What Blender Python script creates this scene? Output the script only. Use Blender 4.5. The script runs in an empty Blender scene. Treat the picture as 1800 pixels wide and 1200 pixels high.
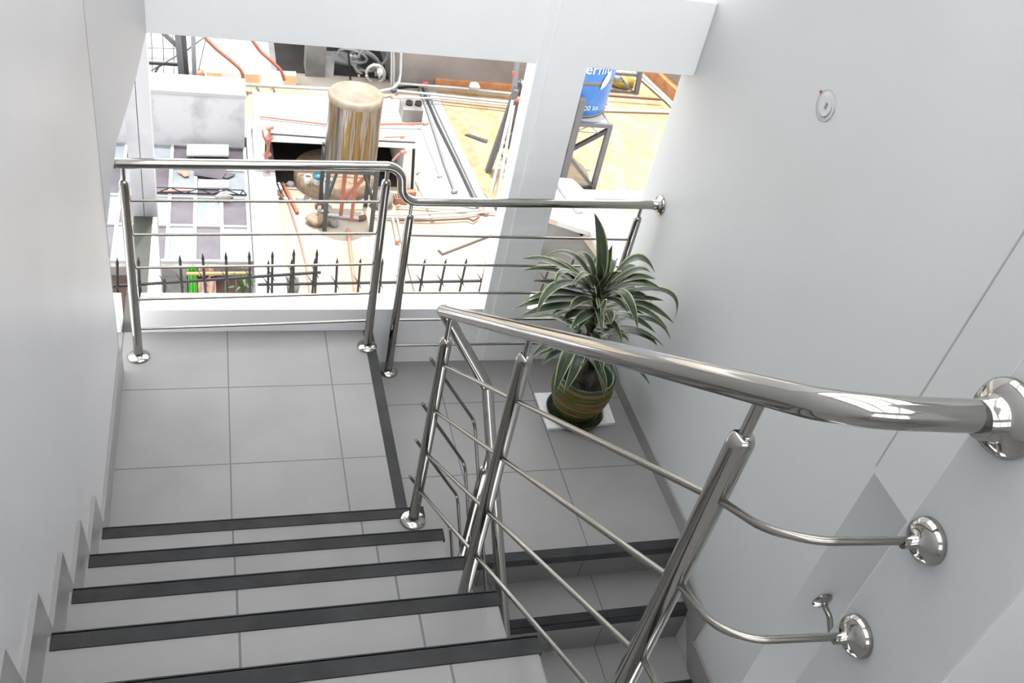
import bpy, math, random
from mathutils import Vector, Matrix
random.seed(7)
SC = bpy.context.scene
COL = SC.collection
PI = math.pi

# ------------------------------------------------------------------ camera
F = 1653.34
R = ((0.95449435, -0.2340059, 0.18488314),
     (-0.01317175, -0.65241022, -0.75775155),
     (0.29793799, 0.72083433, -0.62580414))
CAM = Vector((0.0, 0.0, 2.96))

def ray(x, y):
    v = ((x - 900) / F, (y - 600) / F, 1.0)
    return Vector([sum(R[i][j] * v[i] for i in range(3)) for j in range(3)])

def P(x, y, X=None, Y=None, Z=None):
    """the place on a real plane X=, Y= or Z= that the photograph shows at a pixel"""
    d = ray(x, y)
    if X is not None: t = (X - CAM.x) / d.x
    elif Y is not None: t = (Y - CAM.y) / d.y
    else: t = (Z - CAM.z) / d.z
    return CAM + d * t

cam = bpy.data.cameras.new('camera')
cam.sensor_width = 36; cam.lens = F * 36 / 1800; cam.clip_end = 300; cam.clip_start = 0.05
co = bpy.data.objects.new('camera', cam); COL.objects.link(co)
co.matrix_world = Matrix(((R[0][0], -R[1][0], -R[2][0], CAM.x),
                          (R[0][1], -R[1][1], -R[2][1], CAM.y),
                          (R[0][2], -R[1][2], -R[2][2], CAM.z), (0, 0, 0, 1)))
SC.camera = co

# ------------------------------------------------------------------ materials
def nodes(name):
    m = bpy.data.materials.new(name); m.use_nodes = True
    nt = m.node_tree; b = nt.nodes['Principled BSDF']
    return m, nt, b

def ramp(nt, fac, stops, interp='LINEAR'):
    r = nt.nodes.new('ShaderNodeValToRGB'); r.color_ramp.interpolation = interp
    el = r.color_ramp.elements
    while len(el) < len(stops): el.new(0.5)
    for e, (p, c) in zip(el, stops):
        e.position = p; e.color = (c[0], c[1], c[2], 1)
    nt.links.new(fac, r.inputs[0]); return r.outputs[0]

def noise(nt, scale, detail=3, stretch=None, coord='pos', rough=0.5):
    n = nt.nodes.new('ShaderNodeTexNoise'); n.inputs['Scale'].default_value = scale
    n.inputs['Detail'].default_value = detail; n.inputs['Roughness'].default_value = rough
    g = nt.nodes.new('ShaderNodeNewGeometry').outputs['Position']
    if stretch:
        mp = nt.nodes.new('ShaderNodeMapping'); mp.inputs['Scale'].default_value = stretch
        nt.links.new(g, mp.inputs[0]); g = mp.outputs[0]
    nt.links.new(g, n.inputs['Vector']); return n.outputs['Fac']

def bump(nt, b, h, strength, dist=0.002):
    k = nt.nodes.new('ShaderNodeBump'); k.inputs['Strength'].default_value = strength
    k.inputs['Distance'].default_value = dist
    nt.links.new(h, k.inputs['Height']); nt.links.new(k.outputs[0], b.inputs['Normal'])

def mottled(name, c1, c2, scale=4, rough=0.6, metal=0, bstr=0, stretch=None, lo=0.35, hi=0.65, detail=4):
    m, nt, b = nodes(name)
    f = noise(nt, scale, detail, stretch)
    nt.links.new(ramp(nt, f, [(lo, c1), (hi, c2)]), b.inputs['Base Color'])
    b.inputs['Roughness'].default_value = rough; b.inputs['Metallic'].default_value = metal
    if bstr: bump(nt, b, noise(nt, scale * 8, 3), bstr)
    return m

def math_node(nt, op, a, b=None):
    n = nt.nodes.new('ShaderNodeMath'); n.operation = op
    for i, v in enumerate((a, b)):
        if v is None: continue
        if isinstance(v, (int, float)): n.inputs[i].default_value = v
        else: nt.links.new(v, n.inputs[i])
    return n.outputs[0]

def tile_mat(name, c1, c2, grout, xo, xs, yo=None, ys=None, w=0.006, rough=0.48):
    m, nt, b = nodes(name)
    g = nt.nodes.new('ShaderNodeNewGeometry'); sp = nt.nodes.new('ShaderNodeSeparateXYZ')
    nt.links.new(g.outputs['Position'], sp.inputs[0])
    def line(out, o, s):
        t = math_node(nt, 'ADD', math_node(nt, 'DIVIDE', math_node(nt, 'SUBTRACT', out, o), s), 0.5)
        t = math_node(nt, 'ABSOLUTE', math_node(nt, 'SUBTRACT', math_node(nt, 'FRACT', t), 0.5))
        return math_node(nt, 'LESS_THAN', math_node(nt, 'MULTIPLY', t, s), w / 2)
    k = line(sp.outputs[0], xo, xs)
    if ys: k = math_node(nt, 'MAXIMUM', k, line(sp.outputs[1], yo, ys))
    base = ramp(nt, noise(nt, 3.0, 5), [(0.3, c1), (0.7, c2)])
    mx = nt.nodes.new('ShaderNodeMix'); mx.data_type = 'RGBA'
    nt.links.new(k, mx.inputs[0]); nt.links.new(base, mx.inputs[6]); mx.inputs[7].default_value = (*grout, 1)
    nt.links.new(mx.outputs[2], b.inputs['Base Color'])
    b.inputs['Roughness'].default_value = rough; b.inputs['Specular IOR Level'].default_value = .35
    inv = math_node(nt, 'SUBTRACT', 1.0, k)
    bump(nt, b, inv, 0.5, 0.0015)
    return m

M = {}
M['paint'] = mottled('white_wall_paint', (0.500, 0.500, 0.512), (0.530, 0.530, 0.542), 1.5, 0.42, bstr=0.03)
M['paint_right'] = mottled('white_plaster_paint', (0.475, 0.490, 0.490), (0.500, 0.515, 0.515), 1.2, 0.5, bstr=0.03)
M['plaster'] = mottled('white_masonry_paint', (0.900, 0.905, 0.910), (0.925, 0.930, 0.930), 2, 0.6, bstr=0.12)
T1, T2, GR = (.22, .211, .209), (.255, .246, .243), (.10, .115, .125)
M['tile'] = tile_mat('grey_floor_tile', T1, T2, GR, 0.04, 0.449, 3.129, 0.449, 0.0055)
M['tile_low'] = tile_mat('grey_floor_tile_lower', T1, T2, GR, 1.051, 0.471, 3.198, 0.463, 0.0055)
M['tread'] = tile_mat('grey_tread_tile', T1, T2, GR, 0.04, 0.449, w=0.006)
M['tread_low'] = tile_mat('grey_tread_tile_lower', T1, T2, GR, 1.115, 0.471, w=0.005)
M['skirt'] = mottled('grey_skirting_tile', T1, T2, 3, 0.35)
M['nosing'] = mottled('black_abrasive_strip', (0.007, 0.008, 0.009), (0.020, 0.021, 0.023), 9, 0.75, bstr=0.5, detail=6)
M['edge'] = mottled('tile_edge', (.5, .5, .49), (.6, .6, .59), 9, 0.5)

def steel(name, base, rough):
    m, nt, b = nodes(name)
    b.inputs['Base Color'].default_value = (*base, 1); b.inputs['Metallic'].default_value = 1
    f = noise(nt, 40, 2)
    mr = nt.nodes.new('ShaderNodeMapRange'); mr.inputs[3].default_value = rough * .8; mr.inputs[4].default_value = rough * 1.25
    nt.links.new(f, mr.inputs[0]); nt.links.new(mr.outputs[0], b.inputs['Roughness'])
    return m
M['steel'] = steel('polished_stainless_steel', (.37, .36, .335), 0.10)
M['steel_bar'] = steel('satin_stainless_steel', (.29, .28, .25), 0.2)
M['glass_sky'] = None
m, nt, b = nodes('milky_skylight_glass')
nt.nodes.remove(b)
tr = nt.nodes.new('ShaderNodeBsdfTranslucent'); tr.inputs[0].default_value = (.93, .94, .95, 1)
gl = nt.nodes.new('ShaderNodeBsdfDiffuse'); gl.inputs[0].default_value = (.8, .82, .85, 1)
mx = nt.nodes.new('ShaderNodeMixShader'); mx.inputs[0].default_value = 0.12
nt.links.new(tr.outputs[0], mx.inputs[1]); nt.links.new(gl.outputs[0], mx.inputs[2])
nt.links.new(mx.outputs[0], nt.nodes['Material Output'].inputs[0]); M['glass_sky'] = m

def flat(name, c, rough=0.6, metal=0):
    c2 = tuple(min(1, v * 1.12) for v in c)
    return mottled(name, c, c2, 12, rough, metal)
M['dark_metal'] = flat('dark_grey_painted_iron', (0.030, 0.032, 0.036), .5)
M['black_iron'] = flat('black_iron', (0.004, 0.004, 0.004), .6)
M['grey_iron'] = flat('grey_painted_iron', (0.085, 0.085, 0.090), .5)
M['rust'] = flat('rusty_iron', (0.090, 0.040, 0.026), .8)
M['red_pipe'] = flat('red_brown_pipe', (0.260, 0.085, 0.050), .5)
M['copper'] = flat('copper_fitting', (0.320, 0.130, 0.095), .5)
M['pvc'] = flat('white_plastic_pipe', (0.340, 0.350, 0.355), .4)
M['grey_pipe'] = flat('grey_pipe', (0.150, 0.155, 0.165), .45)
M['cable'] = flat('grey_cable', (0.170, 0.175, 0.180), .5)
M['cable_pale'] = flat('pale_cable', (0.420, 0.410, 0.385), .5)
M['wire'] = flat('dark_wire', (.05, .035, .03), .6)
M['cement'] = mottled('stained_grey_cement', (0.100, 0.094, 0.088), (0.190, 0.180, 0.168), 2.2, .9, bstr=.3, detail=8)
M['cement_pale'] = mottled('pale_stained_cement', (0.150, 0.145, 0.150), (0.370, 0.365, 0.380), 1.3, .9, bstr=.2, detail=9, lo=.33, hi=.5)
M['gable'] = mottled('weathered_grey_render', (.055, .05, .047), (.13, .12, .11), 1.6, .9, bstr=.3, detail=8)
M['cement_wall'] = mottled('patchy_cement_wall', (0.150, 0.125, 0.110), (0.250, 0.220, 0.200), .9, .9, bstr=.2, detail=9)
M['cement_shaded'] = mottled('shade_dark_cement', (0.012, 0.010, 0.009), (0.030, 0.024, 0.022), 2, .9)  # cement darkened so the shed and recess interiors look deep in shade
M['whitewash'] = mottled('whitewashed_concrete', (0.270, 0.265, 0.260), (0.310, 0.310, 0.305), 2, .85, bstr=.1)
M['lit_wash'] = mottled('lit_whitewash', (.62, .61, .57), (.72, .71, .68), 2, .85, bstr=.1)  # paler whitewash copy, sunlight put into the colour of unlit front faces
M['cream'] = mottled('cream_terrace_screed', (0.255, 0.205, 0.148), (0.300, 0.268, 0.225), .7, .85, bstr=.1, detail=8)
M['orange'] = mottled('orange_clay', (0.300, 0.115, 0.040), (0.370, 0.175, 0.075), 6, .8)
M['pale_clay'] = mottled('pale_orange_clay', (.62, .37, .2), (.7, .48, .3), 6, .8)
M['brick'] = mottled('hollow_clay_brick', (0.260, 0.100, 0.055), (0.330, 0.150, 0.090), 14, .85)
M['white_board'] = flat('white_board', (0.360, 0.360, 0.355), .6)
M['styrofoam'] = mottled('white_foam_board', (.74, .74, .72), (.80, .80, .79), 60, .8, bstr=.2)
M['soil'] = mottled('dark_potting_soil', (.012, .009, .007), (.05, .035, .025), 40, .95, bstr=1)
M['stem'] = mottled('brown_cane_stem', (.07, .055, .04), (.14, .115, .08), 30, .8)
M['blue'] = mottled('blue_plastic', (0.020, 0.100, 0.300), (0.035, 0.135, 0.360), 3, .35)
M['blue_white'] = flat('white_print', (0.320, 0.360, 0.420), .5)
M['stone'] = mottled('rough_brown_stone', (0.160, 0.110, 0.070), (0.240, 0.180, 0.125), 12, .9, bstr=.6)
M['pane_pale'] = mottled('pale_blue_glass_tile', (0.130, 0.150, 0.168), (0.170, 0.187, 0.203), 3, .3)
M['pane_mauve'] = mottled('mauve_grey_glass_tile', (0.055, 0.049, 0.059), (0.080, 0.070, 0.082), 3, .3)
M['olive'] = flat('olive_grey_paint', (0.026, 0.029, 0.021), .5)
M['green_cloth'] = mottled('bright_green_cloth', (0.040, 0.300, 0.020), (0.090, 0.420, 0.040), 20, .8)
M['pink_cloth'] = mottled('dull_pink_cloth', (.38, .24, .19), (.5, .33, .27), 10, .9)
M['yellow'] = mottled('yellow_fabric', (0.270, 0.180, 0.025), (0.330, 0.250, 0.060), 12, .7)
M['teal'] = flat('teal_plastic', (0.010, 0.090, 0.130), .4)
M['paint_tin'] = flat('white_painted_tin', (0.280, 0.280, 0.280), .4)
M['yard_leaf'] = flat('yard_leaf', (.03, .06, .015), .6)
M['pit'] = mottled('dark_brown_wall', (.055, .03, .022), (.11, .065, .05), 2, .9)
M['saucer'] = flat('dark_green_glaze', (.028, .034, .014), .25)
M['trough'] = flat('grey_planter', (0.100, 0.095, 0.085), .8)
M['gold_wood'] = flat('varnished_wood', (0.220, 0.130, 0.040), .5)
M['red_plastic'] = flat('red_plastic', (.45, .05, .04), .4)
M['groove'] = flat('wall_joint', (.30, .30, .29), .8)
M['dark_hole'] = flat('dark_hole', (.01, .01, .01), .9)

# terracotta terrace tiles: crazy pattern
m, nt, b = nodes('orange_crazy_paving')
v = nt.nodes.new('ShaderNodeTexVoronoi'); v.inputs['Scale'].default_value = 3.2
g = nt.nodes.new('ShaderNodeNewGeometry')
mp = nt.nodes.new('ShaderNodeMapping'); mp.inputs['Rotation'].default_value = (0, 0, .6); mp.inputs['Scale'].default_value = (1, .55, 1)
nt.links.new(g.outputs['Position'], mp.inputs[0]); nt.links.new(mp.outputs[0], v.inputs['Vector'])
sp = nt.nodes.new('ShaderNodeSeparateColor'); nt.links.new(v.outputs['Color'], sp.inputs[0])
c = ramp(nt, sp.outputs[0], [(0, (.27, .175, .09)), (.5, (.28, .20, .115)), (1, (.29, .225, .15))])
n2 = ramp(nt, noise(nt, 7, 5), [(.38, (.84, .76, .66)), (.52, (1, 1, 1))])
mm = nt.nodes.new('ShaderNodeMix'); mm.data_type = 'RGBA'; mm.blend_type = 'MULTIPLY'; mm.inputs[0].default_value = .8
nt.links.new(c, mm.inputs[6]); nt.links.new(n2, mm.inputs[7]); nt.links.new(mm.outputs[2], b.inputs['Base Color'])
b.inputs['Roughness'].default_value = .8; M['crazy'] = m

# heat-stained boiler steel
m, nt, b = nodes('heat_stained_steel')
f = noise(nt, 4.5, 4, (3.2, 3.2, .16))
nt.links.new(ramp(nt, f, [(.25, (.06, .05, .05)), (.40, (.12, .105, .09)), (.5, (.24, .22, .2)), (.56, (.13, .08, .03)), (.66, (.20, .145, .065)), (.78, (.09, .07, .055))]), b.inputs['Base Color'])
b.inputs['Metallic'].default_value = .85; b.inputs['Roughness'].default_value = .3; M['boiler'] = m
M['boiler_cap'] = mottled('dusty_tan_metal', (0.140, 0.115, 0.080), (0.190, 0.155, 0.115), 8, .6, .2)

# glazed pot
m, nt, b = nodes('green_ochre_glaze')
g = nt.nodes.new('ShaderNodeNewGeometry'); sp = nt.nodes.new('ShaderNodeSeparateXYZ'); nt.links.new(g.outputs['Position'], sp.inputs[0])
f = noise(nt, 3.0, 4, (1, 1, 9))
nt.links.new(ramp(nt, f, [(.36, (.04, .055, .008)), (.5, (.085, .08, .013)), (.64, (.17, .095, .025))]), b.inputs['Base Color'])
b.inputs['Roughness'].default_value = .28; M['pot'] = m
M['pot_rim'] = flat('green_glaze', (.035, .07, .03), .25)

# variegated leaf : uv.x across the blade
m, nt, b = nodes('variegated_leaf')
uv = nt.nodes.new('ShaderNodeUVMap'); uv.uv_map = 'UVMap'
sp = nt.nodes.new('ShaderNodeSeparateXYZ'); nt.links.new(uv.outputs[0], sp.inputs[0])
a = math_node(nt, 'MULTIPLY', math_node(nt, 'ABSOLUTE', math_node(nt, 'SUBTRACT', sp.outputs[0], .5)), 2.0)
c = ramp(nt, a, [(0, (.085, .11, .07)), (.1, (.045, .068, .042)), (.72, (.036, .06, .036)), (.82, (.28, .31, .14)), (.92, (.50, .50, .27))])
n2 = ramp(nt, noise(nt, 14, 3), [(.35, (.8, .85, .8)), (.7, (1.15, 1.15, 1.15))])
mm = nt.nodes.new('ShaderNodeMix'); mm.data_type = 'RGBA'; mm.blend_type = 'MULTIPLY'; mm.inputs[0].default_value = .8
nt.links.new(c, mm.inputs[6]); nt.links.new(n2, mm.inputs[7]); nt.links.new(mm.outputs[2], b.inputs['Base Color'])
b.inputs['Roughness'].default_value = .38; M['leaf'] = m

# ------------------------------------------------------------------ mesh builder
class MB:
    def __init__(s): s.v = []; s.f = []; s.uv = {}; s.sm = set(); s.mi = {}
    def add(s, vs, fs, smooth=False, mi=0):
        o = len(s.v); s.v += [Vector(p) for p in vs]
        for f in fs:
            if smooth: s.sm.add(len(s.f))
            if mi: s.mi[len(s.f)] = mi
            s.f.append([i + o for i in f])
        return s
    def box(s, lo, hi, mi=0):
        x0, y0, z0 = lo; x1, y1, z1 = hi
        return s.add([(x0, y0, z0), (x1, y0, z0), (x1, y1, z0), (x0, y1, z0), (x0, y0, z1), (x1, y0, z1), (x1, y1, z1), (x0, y1, z1)],
                     [(0, 3, 2, 1), (4, 5, 6, 7), (0, 1, 5, 4), (1, 2, 6, 5), (2, 3, 7, 6), (3, 0, 4, 7)], mi=mi)
    def prism(s, poly, d, mi=0):
        n = len(poly); d = Vector(d); a = [Vector(p) for p in poly]
        return s.add(a + [p + d for p in a], [list(range(n))[::-1], [i + n for i in range(n)]] +
                     [(i, (i + 1) % n, (i + 1) % n + n, i + n) for i in range(n)], mi=mi)
    def beam(s, a, b, w, h=None, up=(0, 0, 1)):
        a, b = Vector(a), Vector(b); t = (b - a).normalized(); h = h or w
        u = t.cross(Vector(up))
        if u.length < 1e-4: u = t.cross(Vector((1, 0, 0)))
        u.normalize(); w_ = u.cross(t).normalized()
        q = [u * (w / 2) + w_ * (h / 2), -u * (w / 2) + w_ * (h / 2), -u * (w / 2) - w_ * (h / 2), u * (w / 2) - w_ * (h / 2)]
        return s.prism([a + k for k in q], b - a)
    def tube(s, pts, r, n=16, caps=True, mi=0):
        pts = [Vector(p) for p in pts]; rs = r if isinstance(r, (list, tuple)) else [r] * len(pts)
        t0 = (pts[1] - pts[0]).normalized()
        u = t0.cross(Vector((0, 0, 1)))
        if u.length < 1e-3: u = t0.cross(Vector((1, 0, 0)))
        u.normalize(); vs = []
        for i, p in enumerate(pts):
            if i == 0: t = t0; k = 1
            elif i == len(pts) - 1: t = (pts[i] - pts[i - 1]).normalized()
            else:
                a = (pts[i] - pts[i - 1]).normalized(); b = (pts[i + 1] - pts[i]).normalized(); t = (a + b).normalized()
            u = (u - t * u.dot(t)).normalized(); w = t.cross(u)
            st = 1.0; bis = None
            if 0 < i < len(pts) - 1:
                c = max(.35, a.dot(t)); st = 1 / c; bis = (b - a); bis = bis.normalized() if bis.length > 1e-5 else None
            for j in range(n):
                an = 2 * PI * j / n; o = u * math.cos(an) + w * math.sin(an)
                if bis is not None: o = o + bis * (o.dot(bis) * (st - 1))
                vs.append(p + o * rs[i])
        o0 = len(s.v); fs = []
        for i in range(len(pts) - 1):
            for j in range(n):
                fs.append((i * n + j, i * n + (j + 1) % n, (i + 1) * n + (j + 1) % n, (i + 1) * n + j))
        s.add(vs, fs, True, mi)
        if caps:
            m = (len(pts) - 1) * n
            s.add([vs[j] for j in range(n)], [list(range(n))[::-1]], mi=mi); s.add([vs[m + j] for j in range(n)], [list(range(n))], mi=mi)
        return s
    def lathe(s, prof, c, n=32, axis='z', mi=0, cap=True):
        """prof: (radius, height) along axis from point c"""
        c = Vector(c)
        ax = {'z': Vector((0, 0, 1)), 'x': Vector((1, 0, 0)), '-x': Vector((-1, 0, 0)), '-y': Vector((0, -1, 0)), 'y': Vector((0, 1, 0))}.get(axis) if isinstance(axis, str) else Vector(axis).normalized()
        u = ax.orthogonal().normalized(); w = ax.cross(u); vs = []
        for r, h in prof:
            for j in range(n):
                an = 2 * PI * j / n; vs.append(c + ax * h + (u * math.cos(an) + w * math.sin(an)) * r)
        fs = [(i * n + j, i * n + (j + 1) % n, (i + 1) * n + (j + 1) % n, (i + 1) * n + j) for i in range(len(prof) - 1) for j in range(n)]
        s.add(vs, fs, True, mi)
        if cap:
            if prof[0][0] > 1e-4: s.add([vs[j] for j in range(n)], [list(range(n))[::-1]], mi=mi)
            if prof[-1][0] > 1e-4: s.add([vs[(len(prof) - 1) * n + j] for j in range(n)], [list(range(n))], mi=mi)
        return s
    def build(s, name, mat, parent=None, bevel=0, origin=None):
        me = bpy.data.meshes.new(name)
        if origin is None:
            if parent is not None: origin = Vector((0, 0, 0)); p = parent
            else:
                xs = [v.x for v in s.v]; ys = [v.y for v in s.v]; zs = [v.z for v in s.v]
                origin = Vector(((min(xs) + max(xs)) / 2, (min(ys) + max(ys)) / 2, min(zs)))
        if parent is not None:
            off = Vector((0, 0, 0)); p = parent
            while p is not None: off += Vector(p.location); p = p.parent
        else: off = Vector(origin)
        me.from_pydata([v - off for v in s.v], [], s.f)
        for i, p in enumerate(me.polygons):
            p.use_smooth = i in s.sm; p.material_index = s.mi.get(i, 0)
        mats = mat if isinstance(mat, (list, tuple)) else [mat]
        for q in mats: me.materials.append(q)
        if s.uv:
            l = me.uv_layers.new(name='UVMap')
            for p in me.polygons:
                q = s.uv.get(p.index)
                if q:
                    for k, li in enumerate(p.loop_indices): l.data[li].uv = q[k]
        me.validate(); me.update()
        o = bpy.data.objects.new(name, me); COL.objects.link(o)
        if parent is not None: o.parent = parent
        else: o.location = off
        if bevel:
            bm = o.modifiers.new('bevel', 'BEVEL'); bm.width = bevel; bm.segments = 2; bm.limit_method = 'ANGLE'
        return o

def fillet(pts, rad, n=8):
    pts = [Vector(p) for p in pts]; out = [pts[0]]
    for i in range(1, len(pts) - 1):
        r = rad[i - 1] if isinstance(rad, (list, tuple)) else rad
        a, p, b = pts[i - 1], pts[i], pts[i + 1]
        d1 = (a - p).normalized(); d2 = (b - p).normalized()
        ang = d1.angle(d2); cut = r / math.tan(ang / 2) if ang < PI - 1e-3 else 0
        if r <= 1e-4 or cut < 1e-5: out.append(p); continue
        cut = min(cut, (a - p).length * .49, (b - p).length * .49); r = cut * math.tan(ang / 2)
        c = p + (d1 + d2).normalized() * (r / math.sin(ang / 2))
        s = p + d1 * cut - c; e = p + d2 * cut - c; tot = s.angle(e)
        for k in range(n + 1):
            t = k / n
            out.append(c + (s * math.sin((1 - t) * tot) + e * math.sin(t * tot)) / math.sin(tot))
    out.append(pts[-1]); return out

def tag(o, label, cat, group=None, kind=None):
    o['label'] = label; o['category'] = cat
    if group: o['group'] = group
    if kind: o['kind'] = kind
    return o
def thing(name, label, cat, loc=(0, 0, 0), group=None):
    o = bpy.data.objects.new(name, None); COL.objects.link(o); o.location = loc; o.empty_display_size = .1
    return tag(o, label, cat, group)
def struct(name, mb, mat, label=None, cat=None, bevel=0):
    o = mb.build(name, mat, bevel=bevel); o['kind'] = 'structure'
    if label: o['label'] = label
    if cat: o['category'] = cat
    return o

# ================================================================== THE STAIRWELL
XL, XR, YF = -0.405, 1.99, 3.51        # left wall face, right wall face, window wall face
CEIL = 3.75
# left wall (ends at the window side), with a splayed panel that carries on to the beam
def wside(mb, x0, x1, y0, y1, z0):
    return mb.prism([(x0, y0, z0), (x0, y1, z0), (x0, y1, 3.75), (x0, y0, 3.75)], (x1 - x0, 0, 0))
w = wside(MB(), XL - .15, XL, -2.0, 3.25, -2.4)
struct('wall_left', w, M['paint'], 'smooth white side wall left of the stairs', 'wall')
pa, pb = Vector((XL + .001, 3.25)), Vector((-.236, YF + .004))
def on_splay(x, y):
    d = ray(x, y); n = Vector((pb.y - pa.y, -(pb.x - pa.x))); t = n.dot(Vector((pa.x - CAM.x, pa.y - CAM.y))) / n.dot(Vector((d.x, d.y)))
    return CAM + d * t
low = [on_splay(*p) for p in ((190, 402), (196, 322), (205, 250), (221, 198), (240, 132), (258, 64))]
low[0] = Vector((pa.x, pa.y, low[0].z)); low[-1] = Vector((pb.x, pb.y, 1.425))
poly = low + [Vector((pb.x, pb.y, CEIL)), Vector((pa.x, pa.y, CEIL))]
nrm = Vector((-(pb.y - pa.y), pb.x - pa.x, 0)).normalized()
struct('wall_left_splay', MB().prism(poly[::-1], nrm * .08), M['paint'], 'splayed white wall panel ending in a slanting lower edge', 'wall')
struct('trim_1', MB().box((XL - .002, 3.2475, -.1), (XL + .0012, 3.2505, 3.7)), M['groove'], 'fine upright joint near the end of the left wall', 'joint')

# right wall: the upper panel carries on over a recess beside the lower flight
w = wside(wside(MB(), XR, 2.75, 1.618, 3.63, -3.4), XR, 2.75, -2.0, 1.618, .98)
struct('wall_right', w, M['paint_right'], 'tall white wall right of the lower flight', 'wall')
struct('wall_recess', MB().box((2.75, -2.6, -3.4), (2.9, 1.618, .98)), M['paint_right'], 'back wall of the recess low in the right wall', 'wall')
struct('trim_2', MB().box((XR - .0012, 1.624, 1.003), (XR + .002, 1.630, 3.7)), M['groove'], 'upright joint in the right wall above the recess', 'joint')

# near pier at the edge of the upper floor
struct('wall_near', MB().box((.9, .465, .9), (XR, .645, 3.7)), M['paint_right'], 'white pier the stair rail bars end on', 'wall', bevel=.004)
# window side
struct('wall_window_low', MB().box((-.335, YF, -.5), (XR, YF + .125, .13)).box((-2.2, YF, -1.5), (-.418, YF + .125, .13)), M['plaster'], 'low white parapet under the window opening', 'wall', bevel=.004)
struct('wall_window_beam', MB().box((-.25, YF + .005, 1.42), (XR, YF + .155, 1.745)), M['plaster'], 'deep white beam across the window opening', 'beam', bevel=.004)
cl = [P(935, 108, Y=YF), P(1027, 121, Y=YF), P(893, 640, Y=YF), P(833, 640, Y=YF)]
struct('wall_window_column', MB().box((1.262, YF - .004, -.22), (1.488, YF + .115, CEIL)), M['plaster'], 'white square column between the two window openings', 'column', bevel=.004)
struct('column_shade_strip', MB().box((1.312, YF - .010, -.2), (1.345, YF - .003, CEIL)), M['plaster'], 'slim raised strip standing in for a soft shade band down the window column', 'trim')  # strip put in to suggest a soft band of shade
struct('wall_light_block', MB().box((-.25, YF + .005, 2.02), (XR, YF + .12, CEIL)), M['plaster'], 'unseen white wall head added to keep sky light off the side walls', 'wall')  # unseen, closes the upper opening to cut sky light on the side walls
# outer ledge and column left of the window
struct('trim_4', MB().box((-.415, 3.40, -1.4), (-.322, 4.46, -.004)), [M['olive']], 'olive grey ledge running out past the end of the left wall', 'ledge')
struct('trim_5', MB().box((-.322, YF + .13, -1.4), (-.302, 4.46, -.006)), M['plaster'], 'white side of the outer ledge', 'ledge')
oc = MB().box((-.42, 4.462, -1.4), (-.366, 4.56, CEIL)).box((-.362, 4.462, -1.4), (-.302, 4.56, CEIL))
struct('wall_outer_column', oc, M['cement_pale'], 'grey outer column seen past the end of the left wall', 'column')
struct('trim_6', MB().box((-.367, 4.47, -1.4), (-.361, 4.55, CEIL)), M['groove'], 'joint down the outer column', 'joint')
# sloping roof with skylight
SLP = 0.0
SX0, SX1, SY0, SY1 = -.38, 1.96, -1.2, 3.42
def rz(y): return 3.75 + (y - 3.5) * SLP          # height of the roof underside
def rbox(mb, x0, x1, y0, y1, d0, d1):
    return mb.prism([(x0, y0, rz(y0) + d0), (x0, y1, rz(y1) + d0), (x0, y1, rz(y1) + d1), (x0, y0, rz(y0) + d1)], (x1 - x0, 0, 0))
rf = MB()
rbox(rf, -.6, SX0, -2.0, 4.02, 0, .12); rbox(rf, SX1, 2.95, -2.0, 4.02, 0, .12)
rbox(rf, SX0, SX1, -2.0, SY0, 0, .12); rbox(rf, SX0, SX1, SY1, 4.02, 0, .12)  # front part runs out as an added eave that keeps sun off the landing
struct('ceiling', rf, M['paint'], 'white sloping ceiling around the skylight', 'ceiling')
wl = thing('window_1', 'milky glazed skylight over the stairwell', 'skylight', (SX0, SY0, 3.3)); wl['kind'] = 'structure'
fr = MB()
for x in (SX0, .40, 1.18, SX1): rbox(fr, x - .03, x + .03, SY0, SY1, -.04, .05)
for y in (SY0, .34, 1.88, SY1): rbox(fr, SX0, SX1, y - .02, y + .02, -.03, .04)
fr.build('window_frame', M['dark_metal'], wl)
rbox(MB(), SX0, SX1, SY0, SY1, .055, .063).build('window_pane', M['glass_sky'], wl)
bwn = thing('added_window', 'unseen open framed window added at the back of the upper floor for fill light', 'window', (.8, -2.05, 2.6)); bwn['kind'] = 'structure'  # added opening that lets sky light fall on the window wall
fr = MB()
for x in (XL, .39, 1.19, XR): fr.box((x - .025, -2.08, 2.6), (x + .025, -2.02, CEIL))
for z in (2.625, 3.2, CEIL - .03): fr.box((XL, -2.08, z - .025), (XR, -2.02, z + .025))
fr.build('window_frame', M['dark_metal'], bwn)
struct('wall_back', MB().box((-.6, -2.15, -2.4), (2.95, -2.0, 2.6)), M['paint'], 'white wall at the back of the upper floor', 'wall')

# floors
fl = MB().box((-.6, -2.0, 1.284), (XR, .45, 1.484)).box((-.6, .45, 1.284), (.715, .584, 1.484))
struct('floor_upper', fl, M['tile'], 'upper floor the photograph is taken from', 'floor')
o = struct('floor_landing', MB().box((XL - .1, 2.0, -.2), (.715, YF, 0)), M['tile'], 'grey tiled half landing at the foot of the upper flight', 'floor')
MB().box((.672, 2.215, -.05), (.719, YF - .004, .0035)).build('edge_strip', M['nosing'], o, bevel=.002)
o = struct('floor_landing_low', MB().box((.70, 2.285, -.6), (XR + .01, YF, -.212)), M['tile_low'], 'grey tiled lower landing one step down beside the right wall', 'floor')
MB().box((.72, 2.243, -.25), (XR, 2.29, -.2085)).build('edge_strip', M['nosing'], o, bevel=.002)

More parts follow.
